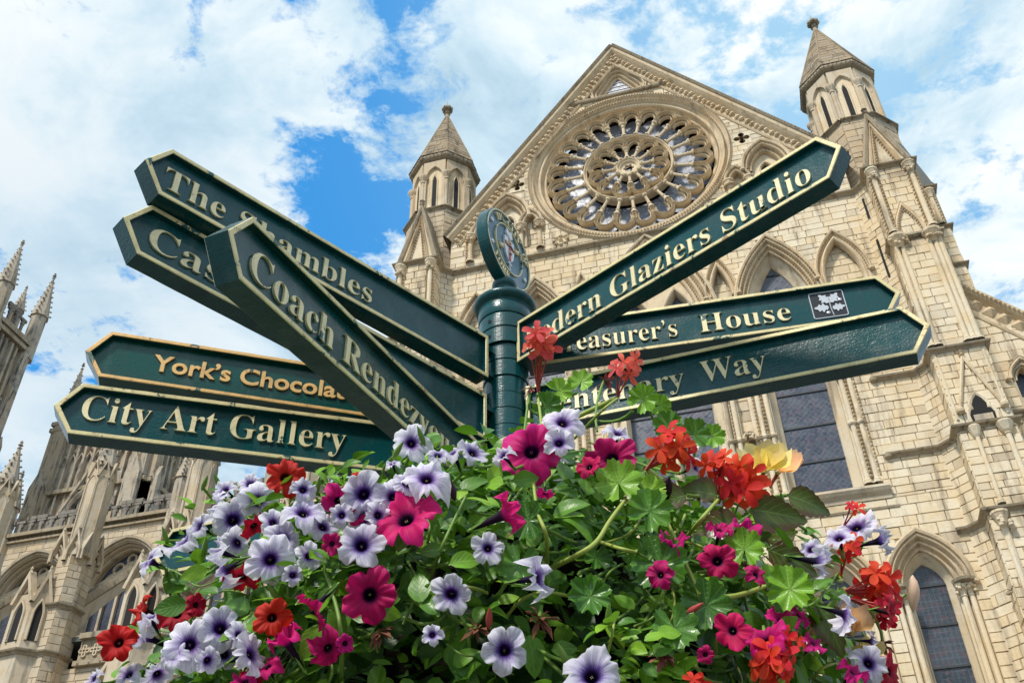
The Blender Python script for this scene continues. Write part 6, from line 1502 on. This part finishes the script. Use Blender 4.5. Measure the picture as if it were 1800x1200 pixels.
# prominent single leaves: x, y (leaf base), size px, direction deg, kind, plant
for (px, py, sz, an, kd, key0) in [(1112, 722, 60, 50, 'L', 'red_geranium'), (1140, 715, 46, 10, 'L', 'red_geranium'), (1098, 885, 92, 105, 'L', 'geranium_foliage'), (1112, 880, 70, 30, 'L', 'geranium_foliage'), (1118, 965, 110, -35, 'G', 'geranium_foliage'), (1120, 930, 90, 60, 'G', 'geranium_foliage'), (1020, 1010, 80, -80, 'G', 'geranium_foliage'), (1060, 1020, 80, -120, 'G', 'geranium_foliage'), (1210, 1030, 96, -50, 'G', 'geranium_foliage'), (1245, 1010, 90, -95, 'G', 'geranium_foliage'), (960, 690, 54, 20, 'L', 'red_geranium'), (935, 705, 60, -20, 'G', 'red_geranium'), (1015, 690, 50, 80, 'L', 'red_geranium'), (960, 930, 80, 150, 'G', 'geranium_foliage'), (925, 960, 84, -100, 'G', 'geranium_foliage'), (1170, 1065, 90, -80, 'G', 'geranium_foliage'),
 (1320, 895, 130, -10, 'B', 'yellow_begonia'), (1350, 965, 120, -30, 'B', 'yellow_begonia'), (1300, 925, 110, 175, 'B', 'yellow_begonia'), (1385, 870, 110, -18, 'B', 'yellow_begonia'), (1400, 935, 100, 178, 'B', 'yellow_begonia'), (1260, 870, 90, 160, 'B', 'yellow_begonia'), (1205, 870, 90, 200, 'B', 'yellow_begonia'), (1440, 1060, 120, -75, 'B', 'orange_begonia'), (1345, 1045, 70, 60, 'L', 'red_geranium'), (1345, 1035, 90, -10, 'L', 'red_geranium'), (1310, 1000, 80, 100, 'L', 'geranium_foliage'), (1190, 770, 60, 120, 'G', 'red_geranium'), (1205, 790, 66, 60, 'G', 'red_geranium'), (1230, 770, 50, 10, 'L', 'red_geranium'),
 (780, 965, 60, 190, 'P', 'magenta_petunia'), (790, 990, 80, 20, 'Y', 'magenta_petunia'), (770, 1080, 80, 120, 'P', 'magenta_petunia'), (740, 1060, 90, 100, 'P', 'magenta_petunia'), (560, 1100, 84, -120, 'Y', 'magenta_petunia'), (365, 1000, 64, 200, 'Y', 'white_petunia'), (310, 1000, 60, -110, 'P', 'white_petunia'), (330, 1060, 80, 200, 'P', 'white_petunia'), (440, 1075, 90, 150, 'P', 'white_petunia'), (900, 845, 70, 10, 'P', 'magenta_petunia'), (860, 850, 60, 60, 'Y', 'magenta_petunia'), (580, 1070, 70, -60, 'P', 'magenta_petunia')]:
    P = shell(px, py, .12); dist = (P-CAM)@FW; key = nearest([key0], px, py)
    inst('leaf', rf.choice(LEAF[kd]), basis(face_dir(P, rf.uniform(-.4, .4), rf.uniform(.1, .6), .9), RT*math.cos(R(an))+UP*math.sin(R(an)), P, sz*dist/F_PX*{'P': .72, 'Y': .72, 'B': .78}.get(kd, .92)), PL[key]['root']); PL[key]['n'] += 1
    stem_to(P, P*.6+PL[key]['p']*.4, .0022, PL[key]['root'])
def smooth_path(p):
    out = []
    for i in range(len(p)-1):
        p0, p1, p2, p3 = p[max(i-1, 0)], p[i], p[i+1], p[min(i+2, len(p)-1)]
        for k in range(5):
            t_ = k/5; out.append(.5*((2*p1)+(p2-p0)*t_+(2*p0-5*p1+4*p2-p3)*t_**2+(3*p1-p0-3*p2+p3)*t_**3))
    return out+[p[-1]]
for pts, r_, m, key0 in (([(965, 1000), (1020, 972), (1050, 950), (1072, 915), (1098, 880)], .0055, 'stem_y', 'geranium_foliage@1'), ([(1050, 950), (1085, 962), (1118, 970)], .0042, 'stem_y', 'geranium_foliage@1'), ([(1198, 955), (1230, 915), (1262, 878)], .0048, 'stem_y', 'red_geranium@2'), ([(1222, 1052), (1262, 1050), (1300, 1045), (1345, 1030)], .0058, 'stem_y', 'red_geranium@3'), ([(1300, 1045), (1312, 1015), (1322, 1000)], .0036, 'stem_y', 'red_geranium@3'), ([(962, 990), (960, 940), (945, 900), (938, 850)], .0045, 'stem_y', 'red_geranium@1'), ([(938, 850), (952, 770), (945, 692)], .0040, 'stem_y', 'red_geranium@1'), ([(600, 1200), (600, 1120), (590, 1060), (570, 1000)], .0048, 'stem', 'magenta_petunia@5'), ([(755, 1020), (775, 965), (800, 910), (820, 870)], .0036, 'stem', 'magenta_petunia@1'),
                      ([(1010, 770), (1060, 720), (1085, 700)], .0036, 'stem_y', 'red_geranium@1'), ([(1340, 1200), (1345, 1140), (1342, 1100)], .0046, 'stem', 'magenta_petunia@4'), ([(250, 985), (310, 1005), (350, 1030), (400, 1010)], .0022, 'stem', 'white_petunia@1'), ([(1350, 1040), (1390, 1060), (1420, 1065), (1450, 1040), (1470, 1010)], .0028, 'stem', 'white_petunia@6'), ([(1230, 1045), (1135, 830)], .0040, 'stem_y', 'red_geranium@2'), ([(1060, 1180), (1075, 1120), (1080, 1090)], .003, 'stem_y', 'red_geranium@4')):
    mb = MB(); mb.tube(smooth_path([shell(x, y, .03 if (i == 0 and len(pts) > 2) else .125) for i, (x, y) in enumerate(pts)]), [r_*.62*(1-.25*i/(5*(len(pts)-1))) for i in range(5*(len(pts)-1)+1)], 8); mb.build('stem', M[m], PL[key0]['root'], smooth=True)
# thin trailing stems over the mound
for k_ in list(PL):
    for _ in range(5):
        x0, y0 = PL[k_]['px']+rf.uniform(-90, 90), PL[k_]['py']+rf.uniform(-40, 90); a = rf.uniform(0, 6.28); L = rf.uniform(50, 130)
        if y0 < 860 or abs(x0-880) > 560: continue
        pts = [shell(x0+L*t_*math.cos(a+t_*.8), y0+L*t_*math.sin(a+t_*.8), .02+.06*math.sin(t_*2.6)) for t_ in (0, .33, .66, 1)]
        mb = MB(); mb.tube(smooth_path(pts), rf.uniform(.0012, .0024), 6); mb.build('stem', M[rf.choice(('stem', 'stem', 'stem_y'))], PL[k_]['root'], smooth=True)
# general leaf cover over the whole mound
keys = list(PL)
def cover(n, e0, e1, size, tries=0):
    for _ in range(n):
        while True:
            d = np.array([rf.gauss(0, 1), rf.gauss(0, 1), rf.gauss(0, 1)]); d /= np.linalg.norm(d)
            if d[2] > -.75 and (d@(CAM-BO)/np.linalg.norm(CAM-BO)) > -.35: break
        P = BO+d*(BR_+rf.uniform(e0, e1)); px, py = pix(P)
        cand = sorted((k for k in keys if PL[k]['n'] < 285), key=lambda k: (PL[k]['px']-px)**2+(PL[k]['py']-py)**2)[:2]
        if not cand: return
        key = rf.choice(cand); kinds = 'GLPPY' if ('geran' in key) else ('BPPY' if 'begon' in key else 'PPPPYY')
        kd = rf.choice(kinds); nrm = d*rf.uniform(.4, 1.2)+np.array([rf.uniform(-.7, .7), rf.uniform(-.7, .7), rf.uniform(-.1, .9)])
        s_ = size*rf.uniform(.6, 1.3)*(1.15 if kd in 'GB' else 1)
        inst('leaf', rf.choice(LEAF[kd]), basis(nrm, np.array([rf.gauss(0, 1), rf.gauss(0, 1), rf.gauss(0, 1)-.3]), P, s_), PL[key]['root']); PL[key]['n'] += 1
cover(3400, -.12, .035, .038)
# the inner mass of foliage, too dense to count
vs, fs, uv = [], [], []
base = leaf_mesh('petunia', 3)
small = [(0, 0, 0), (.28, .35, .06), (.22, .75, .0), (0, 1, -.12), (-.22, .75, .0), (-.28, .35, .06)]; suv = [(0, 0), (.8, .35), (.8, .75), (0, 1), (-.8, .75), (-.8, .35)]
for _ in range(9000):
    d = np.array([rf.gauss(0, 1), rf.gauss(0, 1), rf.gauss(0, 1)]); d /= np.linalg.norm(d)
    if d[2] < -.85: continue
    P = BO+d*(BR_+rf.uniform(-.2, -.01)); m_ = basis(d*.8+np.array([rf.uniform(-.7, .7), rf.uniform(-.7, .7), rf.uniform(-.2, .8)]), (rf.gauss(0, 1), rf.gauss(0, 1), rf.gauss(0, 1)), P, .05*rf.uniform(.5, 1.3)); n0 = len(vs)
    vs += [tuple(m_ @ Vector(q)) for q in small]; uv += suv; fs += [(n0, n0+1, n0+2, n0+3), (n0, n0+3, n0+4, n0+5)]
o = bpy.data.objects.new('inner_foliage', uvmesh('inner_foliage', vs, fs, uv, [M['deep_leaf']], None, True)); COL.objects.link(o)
tag(o, label='dense dark mass of inner leaves under the flowers in the basket', category='foliage', kind='stuff')
